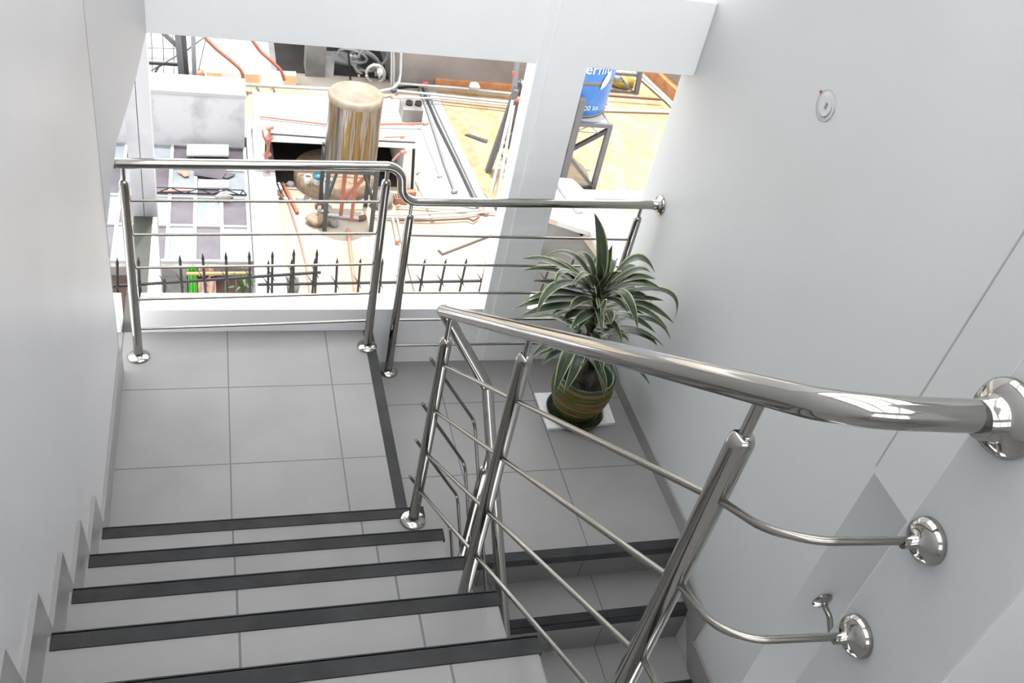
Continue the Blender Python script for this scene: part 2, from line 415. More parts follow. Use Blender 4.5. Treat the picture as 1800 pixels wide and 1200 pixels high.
# upper flight: six steps going up towards the camera
fu = thing('stair_flight', 'upper flight of grey tiled steps with black nosing strips', 'stairs', (.16, 2.22, 0)); fu['kind'] = 'structure'
Y0, T, H = 2.222, .273, .212
for k in range(1, 8):
    y = Y0 - T * (k - 1); z = H * k; xr = .727 - .005 * (k - 1)
    if k < 7: MB().box((XL, y - T - .05, z - .30), (xr - .008, y - .006, z)).build('step', M['tread'], fu)
    st = MB().box((XL + .02, y - .046, z - .012), (xr, y, z + .0035)); st.box((XL + .02, y - .006, z - .045), (xr, y + .003, z + .0035))
    st.build('nosing_strip', M['nosing'], fu, bevel=.0015)
# lower flight going down towards the camera
fd = thing('stair_flight', 'lower flight of grey tiled steps running down below the right wall', 'stairs', (1.35, 2.28, -.3)); fd['kind'] = 'structure'
yj = [2.288, 2.058, 1.80, 1.545, 1.285, 1.02, .75, .48, .21]
for j in range(1, 9):
    z = -.212 * (j + 1)
    MB().box((.72, yj[j], z - .25), (XR + .01, yj[j - 1] - .003 + .02, z)).build('step', M['tread_low'], fd)
    st = MB().box((.72, yj[j] - .004, z - .01), (XR, yj[j] + .043, z + .0035)); st.box((.72, yj[j] - .005, z - .04), (XR, yj[j] + .002, z + .0035))
    st.build('nosing_strip', M['nosing'], fd, bevel=.0015)

# skirting: zigzag slabs along both walls
def zig(prof, x0, x1):                     # prof: closed (y,z) polygon
    return MB().prism([(x0, y, z) for y, z in prof], (x1 - x0, 0, 0))
pr = [(3.25, 0.0), (3.25, .145), (2.29, .165)]
for k in range(1, 7):
    y = Y0 - T * (k - 1); z = H * k
    pr += [(y - .003, z + .172), (y - .225, z + .165)]
pr[2] = (2.29, .158)
bot = [(.584, 1.2), (.857, 1.0), (2.23, -.08)]
struct('baseboard_left', zig(pr + [(.60, 1.50), (.60, 1.26)] + [(2.2, .02)], XL - .001, XL + .013), M['skirt'], 'stepped grey tile skirting rising with the stairs on the left wall', 'skirting')
pr = [(3.505, -.212), (3.505, -.137), (2.332, -.137), (2.165, -.305), (1.937, -.305), (1.943, -.49), (1.70, -.49), (1.69, -.70), (1.619, -.70), (1.619, -.95), (2.06, -.44), (2.27, -.43), (2.285, -.212)]
struct('baseboard_right', zig(pr, XR - .012, XR + .001), M['skirt'], 'stepped grey tile skirting down the right wall', 'skirting')

# ------------------------------------------------------------------ railings
def post(parent, x, y, z0, z1, zr, flange=True, r=.0195):
    p = MB().tube([(x, y, z0), (x, y, z1 - .02)], r, 24, caps=False)
    p = p.build('post', M['steel'], parent)
    MB().lathe([(r, -.02), (r * .97, -.012), (r * .8, -.004), (r * .5, 0), (0, .001)], (x, y, z1), 24, cap=False).build('post_cap', M['steel'], p)
    MB().tube([(x, y, z1 - .004), (x, y, zr)], .0085, 14).build('pin', M['steel'], p)
    if flange:
        MB().lathe([(.047, 0), (.047, .004), (.043, .009), (.030, .013), (r + .003, .015), (r, .019)], (x, y, z0), 32, cap=False).build('base_flange', M['steel'], p)
    return p
def wall_flange(parent, c, axis, r=.047, hub=.024):
    return MB().lathe([(r, 0), (r, .005), (r * .9, .013), (r * .62, .019), (hub, .022), (hub, .04), (hub * .9, .044)], c, 36, axis=axis).build('wall_flange', M['steel'], parent)

rail = thing('landing_railing', 'steel railing across the landing in front of the window, its top rail stepping down', 'railing', (.3, 3.39, 0))
RT = [(XL - .002, 3.341, .974), (.735, 3.389, .986), (.757, 3.40, .81), (XR + .002, 3.437, .811)]
MB().tube(fillet(RT, [.075, .075], 10), .0205, 24).build('top_rail', M['steel'], rail)
wall_flange(rail, (XL, 3.341, .974), (1, 0.04, 0.01)); wall_flange(rail, (XR, 3.437, .811), '-x')
post(rail, -.337, 3.341, 0, .906, .97); post(rail, .677, 3.387, 0, .921, .98)
post(rail, .808, 3.437, -.212, .727, .80); post(rail, 1.895, 3.437, -.212, .745, .80)
for i, z in enumerate((.812, .651, .487, .323, .161)):
    MB().tube([(-.33, 3.341, z), (.67, 3.387, z)], .0062, 12).build('bar', M['steel_bar'], rail)
    MB().tube([(.82, 3.437, z - .212 + .012), (1.885, 3.437, z - .212 + .012)], .0062, 12).build('bar', M['steel_bar'], rail)

sr = thing('stair_railing', 'steel railing climbing the open side of the stairs and folding down the lower flight', 'railing', (.678, 2.16, .212))
XA, XB = .678, .90
K = Vector((XA, 2.243, 1.143))
up = [K, (XA, 1.533, 1.643), (XA, .62, 2.297), (.905, .606, 2.297)]
up = [K, (XA, 1.54, 1.648), (XA, .632, 2.30), (.905, .613, 2.296)]
MB().tube(fillet(up, [.0, .085], 12), .0205, 28).build('top_rail', M['steel'], sr)
FB = Vector((XB, 2.300, .752))
dn = [K + Vector((-.004, .004, .004)), FB, (XB, 2.300 - 1.9, .752 - 1.9 * .76)]
MB().tube(fillet(dn, [.018], 4), .0205, 28).build('lower_rail', M['steel'], sr)
wall_flange(sr, (.9, .613, 2.296), '-x', .05, .026)
post(sr, XA, 2.163, .212, 1.098, 1.19); post(sr, XA, 1.541, .636, 1.582, 1.65, False); post(sr, XA, .762, 1.272, 2.128, 2.2)
post(sr, XB, 2.145, -.424, .505, .63); post(sr, XB, 1.42, -1.06, -.05, .08)
for (z0, z1, ze) in ((.991, 2.010, 2.078), (.788, 1.811, 1.852), (.580, 1.600, 1.625), (.388, 1.410, 1.40)):
    s = (z1 - z0) / (2.162 - .742)
    pts = [(XA, 2.165, z0 - .002), (XA, .742, z1), (XA, .61, ze + .012), (.905, .600, ze)]
    MB().tube(fillet(pts, [0, .10], 10), .0062, 14).build('bar', M['steel_bar'], sr)
    wall_flange(sr, (.9, .600, pts[-1][2]), '-x', .033, .0085)
for zs, zb in ((.951, .535), (.745, .302), (.567, .112), (.378, -.085)):
    pts = [(.655, 2.223, zs + .012), (XB, 2.345, zb), (XB, 2.345 - 1.8, zb - 1.8 * .76)]
    MB().tube(fillet(pts, .05, 8), .0062, 12).build('bar', M['steel_bar'], sr)

hr = thing('wall_handrail', 'end of a steel handrail fixed in the shadowed recess of the right wall', 'handrail', (2.123, 1.618, .264))
MB().tube(fillet([(2.123, 1.62, .264), (2.123, 1.555, .256), (2.123, 1.37, .09), (2.123, .4, -.70)], [.03, .05], 6), .0115, 16).build('rail', M['steel'], hr)
MB().lathe([(.04, 0), (.04, .004), (.03, .011), (.014, .015), (.013, .024)], (2.123, 1.618, .264), 28, axis='-y').build('wall_flange', M['steel'], hr)

# round plate on the right wall
sn = thing('wall_plate', 'round white cover plate with a red dot high on the right wall', 'cover plate', (XR, 2.66, 1.72))
c0 = P(1452, 186, X=XR); cy, cz = c0.y, c0.z
MB().lathe([(.053, 0), (.053, .0015), (.05, .002), (.036, .002), (.036, .004), (.034, .005)], (XR, cy, cz), 48, axis='-x').build('disc', M['paint_right'], sn)
for rr in (.0362, .0532):
    MB().tube([(XR - .003, cy + rr * math.cos(2 * PI * i / 48), cz + rr * math.sin(2 * PI * i / 48)) for i in range(49)], .0008, 6, False).build('ring', M['cement_pale'], sn)
MB().box((XR - .006, cy - .014, cz - .008), (XR - .0045, cy - .001, cz + .014)).build('sensor_window', M['grey_pipe'], sn)
q = P(1444, 161, X=XR); MB().lathe([(.005, 0), (.0045, .005), (0, .006)], (XR - .001, q.y, q.z), 12, axis='-x', cap=False).build('indicator', M['red_plastic'], sn)
q = P(1451.5, 203.5, X=XR); MB().box((XR - .004, q.y - .001, q.z - .007), (XR - .0015, q.y + .001, q.z + .007)).build('slot', M['dark_metal'], sn)

# ------------------------------------------------------------------ plant
PX, PY, PZ = 1.690, 3.085, -.212
sl = MB().prism([(1.522, 3.236, PZ), (1.527, 2.985, PZ), (1.89, 3.005, PZ), (1.905, 3.235, PZ)][::1], (0, 0, .018))
tag(sl.build('foam_board', M['styrofoam'], bevel=.003), 'square of white foam board lying under the pot saucer', 'foam board')
sa = MB().lathe([(0, .018), (.115, .018), (.138, .026), (.146, .046), (.142, .048), (.132, .032), (.110, .026), (0, .026)], (PX, PY, PZ), 48, cap=False)
tag(sa.build('pot_saucer', M['saucer']), 'dark green glazed saucer between the pot and the foam board', 'saucer')
pl = thing('potted_plant', 'bushy dracaena with striped strap leaves in a ribbed green pot', 'plant', (PX, PY, PZ + .026))
prof = [(.075, .026)]
for i in range(60):
    t = i / 59; z = .026 + .245 * t
    r = .078 + .072 * math.sin(min(1, t * 1.02) * PI * .62) ** .8 - .006 * max(0, t - .8) / .2
    prof.append((r + .0022 * math.sin(t * 2 * PI * 10), z))
top = prof[-1][0]
prof2 = [(top + .004, .273), (top + .006, .285), (top + .002, .292), (top - .006, .290), (top - .012, .275), (top - .018, .20)]
MB().lathe(prof, (PX, PY, PZ), 56, cap=False).build('pot', M['pot'], pl)
MB().lathe([prof[-1]] + prof2, (PX, PY, PZ), 56, cap=False).build('pot_rim', M['pot_rim'], pl)
MB().lathe([(top - .012, .215), (.09, .222), (.04, .228), (0, .23)], (PX, PY, PZ), 32, cap=False).build('soil', M['soil'], pl)
st = MB().tube([(PX, PY, PZ + .21), (PX - .015, PY, .10), (PX - .04, PY + .01, .30), (PX - .055, PY + .005, .52), (PX - .06, PY, .62)], [.017, .016, .015, .012, .006], 12)
st.tube([(PX + .03, PY - .03, PZ + .21), (PX + .03, PY - .035, .06), (PX + .02, PY - .05, .2)], [.012, .011, .009], 10)
st.build('stem', M['stem'], pl)
lf = MB()
def leaf(b, c, t, wd, n=12):
    b, c, t = Vector(b), Vector(c), Vector(t)
    pts = [b * (1 - s) ** 2 + c * 2 * s * (1 - s) + t * s * s for s in [i / n for i in range(n + 1)]]
    side = (t - b).cross(Vector((0, 0, 1)))
    if (t - b).z > .75 * (t - b).length: side = Vector((1, .2, 0))
    side.normalize(); tw = random.uniform(-.5, .5)
    rows = []; o = len(lf.v)
    for i, p in enumerate(pts):
        s = i / n
        tg = (pts[min(i + 1, n)] - pts[max(i - 1, 0)]).normalized()
        sd = (side - tg * side.dot(tg)).normalized(); nn = sd.cross(tg).normalized()
        a = tw * (s - .3); sd, nn = sd * math.cos(a) + nn * math.sin(a), nn * math.cos(a) - sd * math.sin(a)
        wv = wd * (.34 + .66 * math.sin(PI * min(1, s * 1.15 + .04)) ** .7 if s < .42 else 1.0 * (1 - ((s - .42) / .58) ** 2.2)) * .5
        wv = max(wv * 1.26, .0006)
        for q, dn_ in ((-1, .16), (-.55, .03), (0, -.06), (.55, .03), (1, .16)):
            lf.v.append(p + sd * (q * wv) + nn * (dn_ * wv))
    for i in range(n):
        for j in range(4):
            a = o + i * 5 + j; k = len(lf.f)
            lf.f.append([a, a + 1, a + 6, a + 5]); lf.sm.add(k)
            u0, u1 = (0, .225, .5, .775, 1)[j], (.225, .5, .775, 1, 1)[j]
            v0, v1 = i / n, (i + 1) / n
            lf.uv[k] = [(u0, v0), (u1, v0), (u1, v1), (u0, v1)]
def zl(x, y): return (890 + .175 * x, 370 + .175 * y)
def zw(x, y): return (890 + x / 6, 570 + y / 6)
L4 = [  # base, control, tip (photo detail), sideways depth at control and tip, width
 ((925, 760), (1010, 380), (884, 20), .02, .02, .05), ((990, 760), (985, 520), (1066, 340), .04, .05, .04),
 ((940, 780), (930, 640), (960, 520), -.03, -.04, .03),
 ((1000, 780), (1330, 250), (1492, 625), .0, -.06, .045), ((960, 780), (1100, 530), (1182, 628), -.08, -.12, .032),
 ((900, 760), (860, 380), (700, 428), .06, .1, .034), ((880, 760), (700, 260), (335, 482), .08, .12, .04),
 ((860, 790), (480, 420), (158, 488), .03, .03, .045), ((850, 780), (620, 540), (445, 462), .1, .15, .044),
 ((840, 800), (500, 520), (160, 604), .0, -.02, .04), ((860, 780), (540, 440), (487, 755), -.08, -.14, .03),
 ((880, 800), (640, 760), (455, 590), .08, .1, .04), ((905, 790), (440, 560), (305, 1042), -.14, -.22, .04),
 ((860, 840), (520, 720), (300, 710), .02, .0, .042), ((860, 860), (480, 760), (175, 912), -.03, -.06, .045),
 ((850, 900), (460, 830), (45, 1000), -.06, -.1, .045), ((890, 900), (740, 830), (630, 1012), -.16, -.2, .038),
 ((870, 960), (560, 860), (340, 1000), -.04, -.06, .046), ((860, 1000), (560, 880), (130, 1068), -.1, -.14, .045),
 ((890, 1010), (800, 1010), (650, 1185), -.16, -.24, .042), ((910, 980), (930, 930), (966, 1240), -.2, -.27, .034),
 ((980, 830), (1240, 590), (1500, 690), -.04, -.08, .04), ((990, 800), (1360, 480), (1458, 640), .0, -.04, .04),
 ((1000, 840), (1300, 590), (1582, 812), -.06, -.12, .034), ((990, 860), (1300, 640), (1545, 792), -.02, -.08, .038),
 ((960, 850), (1230, 640), (1322, 1195), -.18, -.26, .04), ((990, 910), (1350, 850), (1582, 906), -.08, -.14, .036),
 ((1010, 860), (1900, 620), (1665, 1150), -.1, -.22, .04), ((1000, 930), (1420, 850), (1682, 1135), -.1, -.2, .04),
 ((1000, 950), (1400, 900), (1625, 1200), -.14, -.24, .038), ((990, 1000), (1200, 960), (1380, 1042), -.1, -.14, .04),
 ((1000, 1040), (1260, 1000), (1500, 1230), -.14, -.22, .04), ((960, 980), (1060, 960), (1050, 1150), -.18, -.22, .036),
 ((930, 900), (960, 840), (920, 990), -.14, -.18, .03), ((900, 880), (800, 740), (690, 770), -.14, -.12, .036),
 ((920, 800), (1000, 640), (1060, 610), -.1, -.14, .03), ((870, 1020), (720, 960), (560, 1110), -.06, -.1, .044),
 ((900, 860), (720, 640), (640, 700), .04, .06, .04), ((960, 880), (1150, 730), (1300, 770), .02, .02, .036),
 ((930, 780), (800, 500), (730, 560), .12, .16, .036), ((980, 780), (1080, 440), (1085, 500), .12, .14, .036)]
for b, c, t, dc, dt, wd in L4:
    leaf(P(*zl(*b), Y=PY), P(*zl(*c), Y=PY + dc), P(*zl(*t), Y=PY + dt), wd)
L5 = [((800, 100), (660, 180), (498, 755), -.2, -.19, .05), ((830, 120), (800, 330), (600, 735), -.2, -.2, .042),
      ((880, 180), (960, 330), (1045, 765), -.16, -.16, .04), ((900, 150), (1090, 170), (1118, 545), -.1, -.06, .036),
      ((920, 160), (1160, 300), (1215, 690), -.06, -.04, .034), ((920, 120), (1300, 300), (1520, 640), -.16, -.24, .038),
      ((800, 150), (480, 130), (265, 340), -.04, -.06, .042), ((800, 190), (520, 230), (370, 430), -.06, -.1, .034),
      ((800, 200), (500, 300), (395, 350), .0, .0, .03), ((950, 80), (1400, -60), (1670, 245), -.14, -.22, .038),
      ((960, 60), (1500, 40), (1588, 225), -.16, -.22, .034), ((950, 40), (1600, -240), (1735, 165), -.16, -.22, .032),
      ((780, 60), (700, 0), (640, 30), -.14, -.16, .03), ((900, 60), (1100, 60), (1290, 150), -.12, -.2, .05)]
for b, c, t, dc, dt, wd in L5:
    leaf(P(*zw(*b), Y=PY), P(*zw(*c), Y=PY + dc), P(*zw(*t), Y=PY + dt), wd)
for i in range(34):                                  # the inner leaves of the rosette
    a = i * 2.4; z = .16 + .40 * (i / 34); el = random.uniform(.1, .5) + .5 * i / 34
    b = Vector((PX - .03 - .03 * i / 34, PY, z)); ln = random.uniform(.2, .3)
    d = Vector((math.cos(a), math.sin(a), 0))
    if d.x > .3: ln *= .8
    leaf(b, b + d * ln * .55 + Vector((0, 0, ln * el)), b + d * ln + Vector((0, 0, ln * (el - .35))), random.uniform(.03, .042))
lf.build('foliage', M['leaf'], pl)

# EXT-BEGIN
# ================================================================== THE NEIGHBOURS' ROOFTOPS
G = -4.0
def g(x, y, z=G): return P(x, y, Z=z)
def slab(px, z, th): return MB().prism([g(x, y, z) - Vector((0, 0, th)) for x, y in px], (0, 0, th))
def pipe(name, label, cat, pts, r, mat, group=None, elbows=(), emat=None, n=10, fil=0):
    o = MB().tube(fillet(pts, fil, 4) if fil else pts, r, n).build(name, mat)
    tag(o, label, cat, group)
    for e in elbows:
        e = Vector(e); b = MB(); b.lathe([(r * 1.3, -r * 2.2), (r * 1.6, -r * 1.6), (r * 1.6, r * 1.6), (r * 1.3, r * 2.2)], e, 12, axis=(1, .3, .2))
        b.build('elbow', emat or M['copper'], o)
    return o
xpar = g(436, 350).x; yroof = g(350, 459).y; ybox = g(350, 256).y
# ground
struct('ground', MB().prism([(xpar + .02, 4.8, G - .3), (60, 4.8, G - .3), (60, 80, G - .3), (xpar + .02, 80, G - .3)], (0, 0, .3))
       .prism([(-40, ybox + .3, G - .3), (xpar + .02, ybox + .3, G - .3), (xpar + .02, 80, G - .3), (-40, 80, G - .3)], (0, 0, .3)), M['cream'], 'pale sunlit screed of the neighbouring roof terrace', 'terrace')
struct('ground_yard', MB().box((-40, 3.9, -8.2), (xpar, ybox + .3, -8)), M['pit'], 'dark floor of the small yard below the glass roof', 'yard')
tz = [(766, 160), (1215, 120), (1160, 338), (985, 332), (880, 372), (848, 337)]
struct('floor_terrace', slab(tz, G + .012, .02), M['crazy'], 'sunlit orange crazy paving of the roof terrace', 'paving')
struct('floor_white', slab([(735, 262), (742, 160), (766, 160), (848, 337), (868, 372), (736, 348)], G + .02, .03), M['whitewash'], 'white strip of roof beside the orange paving', 'roof strip')
struct('floor_kerb', slab([(985, 332), (1160, 336), (1152, 352), (985, 346)], G + .14, .14), M['whitewash'], 'white kerb ending the orange paving', 'kerb')
struct('floor_back', slab([(262, 150), (262, 60), (512, 60), (521, 133), (527, 152)], G + .01, .02), M['whitewash'], 'whitewashed roof behind the grey walled box', 'roof')

# glass roof
gr = thing('glass_roof', 'flat roof of pale and mauve glass panes below the window', 'glass roof', (g(350, 400).x, g(350, 400).y, G - .1))
cols = [g(x, 372).x for x in (118, 163, 208, 252, 297, 343, 389.5, 436)]; rows = [yroof, g(350, 397.5).y, g(350, 347).y, g(350, 298).y, ybox]
fb = MB()
for x in cols: fb.box((x - .022, rows[0], G - .09), (x + .022, rows[-1], G + .012))
for y in rows: fb.box((cols[0], y - .02, G - .09), (cols[-1], y + .02, G + .014))
fb.build('frame', M['whitewash'], gr)
for i in range(7):
    for j in range(4):
        MB().box((cols[i] + .02, rows[j] + .02, G - .03), (cols[i + 1] - .02, rows[j + 1] - .02, G - .006)).build('pane', M['pane_mauve' if (i + j) % 2 else 'pane_pale'], gr)
fb = MB().box((cols[0], yroof - .10, G - .14), (cols[-1], yroof - .02, G - .02)); fb.build('gutter', M['cement'], gr)
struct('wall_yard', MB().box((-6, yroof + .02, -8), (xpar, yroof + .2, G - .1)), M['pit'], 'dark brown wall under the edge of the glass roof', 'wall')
struct('wall_roof_parapet', MB().box((xpar + .02, yroof - 1.6, -8), (xpar + .36, ybox + .2, G + .2)), M['whitewash'], 'low white parapet beside the glass roof', 'parapet')
ztp = P(350, 168, Y=ybox).z
o = struct('wall_roof_box', MB().box((-5, ybox, G - .2), (P(430, 250, Y=ybox).x, ybox + .12, ztp)), M['cement_pale'], 'stained pale wall at the head of the glass roof', 'wall')
struct('wall_roof_coping', MB().box((-5, ybox - .015, ztp), (P(430, 170, Y=ybox).x + .02, ybox + .5, ztp + .05)), M['whitewash'], 'white coping on the stained wall above the glass roof', 'coping')
yy = yroof
gpanel = MB().box((P(285, 490, Y=yy).x - .3, yy - .06, -7), (P(329, 490, Y=yy).x, yy - .01, G - .16))
tag(gpanel.build('grey_partition', M['cement']), 'plain grey partition left of the green cloth in the yard', 'partition')
def drape(name, px, mat, label, y, depth=.04):
    m_ = MB(); n = 14; (x0, y0), (x1, y1) = px
    a = P(x0, y0, Y=y); b = P(x1, y1, Y=y)
    for s_ in (0, 1):
        for j in range(7):
            for i in range(n + 1):
                t = i / n; m_.v.append(Vector((a.x + (b.x - a.x) * t, y - .02 - s_ * .008 - depth * math.sin(t * 17 + j * .35) * .5, a.z + (b.z - a.z) * j / 6 - .02 * math.sin(t * 9))))
    for s_ in (0, 1):
        o_ = s_ * 7 * (n + 1)
        for j in range(6):
            for i in range(n):
                k = o_ + j * (n + 1) + i; m_.sm.add(len(m_.f)); m_.f.append([k, k + 1, k + n + 2, k + n + 1])
    return tag(m_.build(name, mat), label, 'cloth')
drape('hanging_cloth', ((330, 466), (347, 520)), M['green_cloth'], 'bright green cloth hanging in the dark yard', yy - .12)
drape('hanging_cloth', ((349, 466), (376, 482)), M['pink_cloth'], 'short pinkish cloth above the rail beside the green cloth', yy - .12)
drape('hanging_cloth', ((348, 487), (380, 514)), M['pink_cloth'], 'long dull pink cloth under the rail beside the green cloth', yy - .10)
pipe('wooden_rail', 'varnished rail across the dark yard', 'rail', [P(328, 481, Y=yy - .2), P(442, 480, Y=yy - .2)], .022, M['gold_wood'])
for i, x in enumerate((396, 415, 434)):
    pipe('yard_bar', ('first', 'second', 'third')[i] + ' thin upright bar under the yard rail, right of the pink cloth', 'bar', [P(x, 484, Y=yy - .2), P(x + 1, 528, Y=yy - .2)], .008, M['grey_iron'], 'bars under the yard rail')
yp = MB()
for i in range(12):
    a = i * 2.4; b_ = P(427, 518, Y=yy - .55); d_ = Vector((math.cos(a), math.sin(a) * .6, 0)) * random.uniform(.12, .22); h_ = random.uniform(.12, .3)
    s_ = Vector((-d_.y, d_.x, 0)).normalized() * .018
    yp.add([b_, b_ + d_ * .5 + Vector((0, 0, h_)) + s_, b_ + d_ * 1.1 + Vector((0, 0, h_ * .8)), b_ + d_ * .5 + Vector((0, 0, h_)) - s_], [(0, 1, 2, 3)])
tag(yp.build('yard_plant', M['yard_leaf']), 'small leafy plant at the dark end of the yard', 'plant')

# things lying on the glass roof
def flatbox(name, label, cat, px, z, th, mat, group=None):
    return tag(slab(px, z + th, th).build(name, mat), label, cat, group)
flatbox('white_board', 'white board lying on the glass roof against the stained wall', 'board', [(328, 271), (402, 272), (402, 254), (329, 253)], G + .10, .03, M['white_board'])
for i, x in enumerate((334, 397)):
    flatbox('board_support', ('left', 'right')[i] + ' dark block holding up the white board on the glass roof', 'block', [(x - 4, 273), (x + 4, 273), (x + 4, 268), (x - 4, 268)], G + .016, .08, M['dark_metal'])
flatbox('board_shadow', 'shadow of the white board put in as a flat mauve layer', 'shadow', [(341, 307), (389, 315), (398, 303), (395, 275), (340, 271)], G + .02, .012, M['pane_mauve'])  # flat mauve layer painted in as the board's shadow on the panes
flatbox('plasterboard_sheet', 'white sheet lying in front of the lattice girder', 'panel', [(348, 329), (403, 329), (402, 316), (349, 315)], G + .02, .02, M['white_board'])
flatbox('broken_tile', 'broken brown clay tile on a pale pane of the glass roof', 'tile', [(309, 302), (333, 301), (332, 309), (324, 310), (318, 305)], G + .016, .01, M['brick'])
flatbox('broken_slate', 'broken grey slate right of the mauve board shadow', 'slate', [(393, 311), (400, 303), (414, 305), (410, 308), (399, 313)], G + .016, .01, M['pane_mauve'])
lg = thing('lattice_girder', 'thin black lattice girder lying across the glass roof', 'girder', g(350, 344))
yl = g(350, 345).y; za, zb_ = G + .04, P(350, 331.5, Y=yl).z
xs0, xs1 = P(262, 345, Y=yl).x, P(433, 345, Y=yl).x
MB().tube([(xs0, yl, zb_), (P(427, 332, Y=yl).x, yl, zb_)], .008, 8).build('chord', M['black_iron'], lg)
MB().tube([(xs0, yl, za), (xs1, yl, za)], .013, 8).build('chord', M['black_iron'], lg)
b_ = MB(); zz = []
for i, x in enumerate((278, 300, 325, 349, 373, 398, 422, 427, 434)):
    zz.append((P(x, 340, Y=yl).x, yl, zb_ if i in (1, 3, 5, 7) else za))
b_.tube(zz, .007, 8); b_.build('lacing', M['black_iron'], lg)
pipe('red_rod', 'red rod lying behind the lattice girder on the glass roof', 'rod', [g(275, 337, G + .03), g(334, 335, G + .03)], .014, M['red_pipe'])
lump = MB()
def rock(mb, c, rx, ry, rz, seed=0, n=10, m_=7):
    rnd = random.Random(seed); o_ = len(mb.v); c = Vector(c)
    for j in range(m_ + 1):
        ph = PI * j / m_
        for i in range(n):
            an = 2 * PI * i / n; k = 1 + rnd.uniform(-.14, .14)
            mb.v.append(c + Vector((rx * math.sin(ph) * math.cos(an) * k, ry * math.sin(ph) * math.sin(an) * k, rz * math.cos(ph) * k)))
    for j in range(m_):
        for i in range(n):
            mb.sm.add(len(mb.f)); mb.f.append([o_ + j * n + i, o_ + j * n + (i + 1) % n, o_ + (j + 1) * n + (i + 1) % n, o_ + (j + 1) * n + i])
    return mb
tag(rock(MB(), g(393, 346, G + .05), .11, .06, .05, 3).build('cement_lump', M['cement']), 'rough cement lump under the lattice girder', 'lump')

# wall spikes beyond the sill
def spikes(name, label, yS, rod, sp, rr=.0062):
    t = thing(name, label, 'spikes', P(*rod[0], Y=yS))
    MB().beam(P(*rod[0], Y=yS), P(*rod[1], Y=yS), .011).build('rod', M['black_iron'], t)
    for (x0, y0, x1, y1) in sp:
        a = P(x0, y0, Y=yS - .012); b = P(x1, y1, Y=yS - .012); a = a + (a - b) * .6; d = (b - a).normalized()
        MB().tube([a, b - d * .045, b - d * .035, b], [rr, rr, rr * 1.25, .0008], 8).build('spike', M['black_iron'], t)
        f_ = (y0 - rod[0][1]) ; c_ = rod[0]; s_ = (rod[1][1] - c_[1]) / (rod[1][0] - c_[0])
        u = 0
        for _ in range(12):
            xm = x1 + (x0 - x1) * u; ym = c_[1] + s_ * (xm - c_[0]); u = (ym - y1) / (y0 - y1)
        m_ = P(x1 + (x0 - x1) * u, y1 + (y0 - y1) * u, Y=yS - .015)
        MB().tube([m_ + Vector((.012, -.03, -.018)), m_, m_ + Vector((-.028, .03, .03))], [.001, .005, .001], 6).build('barb', M['black_iron'], t)
    return t
spikes('wall_spikes', 'short row of black wall spikes, its rod slanting over the dark yard', 3.80, ((180, 504), (564, 478.5)),
       [(207, 522, 206, 452), (247, 522, 243, 451), (289, 520, 289.5, 488), (321, 520, 315.8, 448), (361.7, 519, 356, 445), (400, 518, 396.7, 442.5), (440, 517.5, 438, 441), (478, 517, 479, 440), (515, 516, 516.7, 436.7), (554, 516, 557.5, 437)])
sp = [(471, 517, 472, 456), (510, 516, 513, 455), (549, 517, 554, 453), (590, 514, 593, 453), (629, 514, 634, 453), (666, 517, 673, 453), (702, 516, 710, 454),
      (737, 516, 747.5, 454), (772, 516, 784.5, 454), (807, 516, 821, 453), (842, 514, 858, 453)]
sp += [(842 + 36 * k, 514, 858 + 38 * k, 452.5) for k in range(1, 8)]
spikes('wall_spikes', 'long row of black wall spikes running level past the white column', 3.86, ((453, 500), (1120, 489)), sp)

# grey trough, ground pipes near the front
tr_ = P(511, 514, Z=G); w_ = .24
tag(MB().lathe([(.10, 0), (.13, .16), (.12, .16), (.095, .03), (0, .03)], tr_ + Vector((0, 0, .0)), 4, cap=False).build('planter', M['trough']), 'small grey planter standing beyond the spikes', 'planter')

# ---- shed with a dark opening
Ys = g(475, 322).y
zs0, zs1 = P(475, 249, Y=Ys).z, P(475, 236, Y=Ys).z
sx0, sx1 = P(466, 247, Y=Ys).x, P(712, 262, Y=Ys).x
yb_ = g(560, 168, zs1).y
sh = thing('roof_shed', 'low shed with a flat white roof and a wide dark opening behind the boiler', 'shed', ((sx0 + sx1) / 2, Ys, G))
MB().box((sx0 - .12, Ys, zs0), (sx1 + .2, yb_, zs1)).build('roof', M['lit_wash'], sh)
MB().box((sx0 - .12, Ys, G), (sx0, yb_, zs0)).build('side_wall', M['lit_wash'], sh)
MB().box((sx1, Ys, G), (sx1 + .2, yb_, zs0)).build('side_wall', M['lit_wash'], sh)
MB().box((sx0, yb_ - .12, G), (sx1, yb_ - .02, zs0)).build('back_wall', M['cement_shaded'], sh)
MB().box((sx0, Ys + .02, G + .001), (sx1, yb_ - .12, G + .012)).build('shed_floor', M['cement_shaded'], sh)
zp = zs1 + .03
grp = None
pipe('roof_pipe', 'red pipe crossing the shed roof behind the boiler, with a fitting on its end', 'pipe', [g(456, 205, zp), g(578, 219, zp), g(665, 218, zp), g(747, 217, zp)], .018, M['red_pipe'], None, [g(748, 217, zp)])
pipe('roof_pipe', 'grey pipe in front of the long red roof pipe, turning down at a corner', 'pipe', [g(456, 208, zp), g(578, 222, zp), g(665, 225, zp), g(741, 226, zp), g(773, 309, zp - .1)], .014, M['grey_pipe'], None, [g(773, 310, zp - .1)], M['grey_pipe'])
pipe('roof_pipe', 'dark thin pipe along the front edge of the shed roof', 'pipe', [g(475, 235, zp), g(577, 242, zp), g(660, 247, zp), g(730, 250, zp)], .014, M['dark_metal'])
pipe('roof_pipe', 'short red pipe with an elbow right of the boiler', 'pipe', [g(676, 241, zp), g(706, 240, zp)], .014, M['copper'], None, [g(708, 240, zp)])
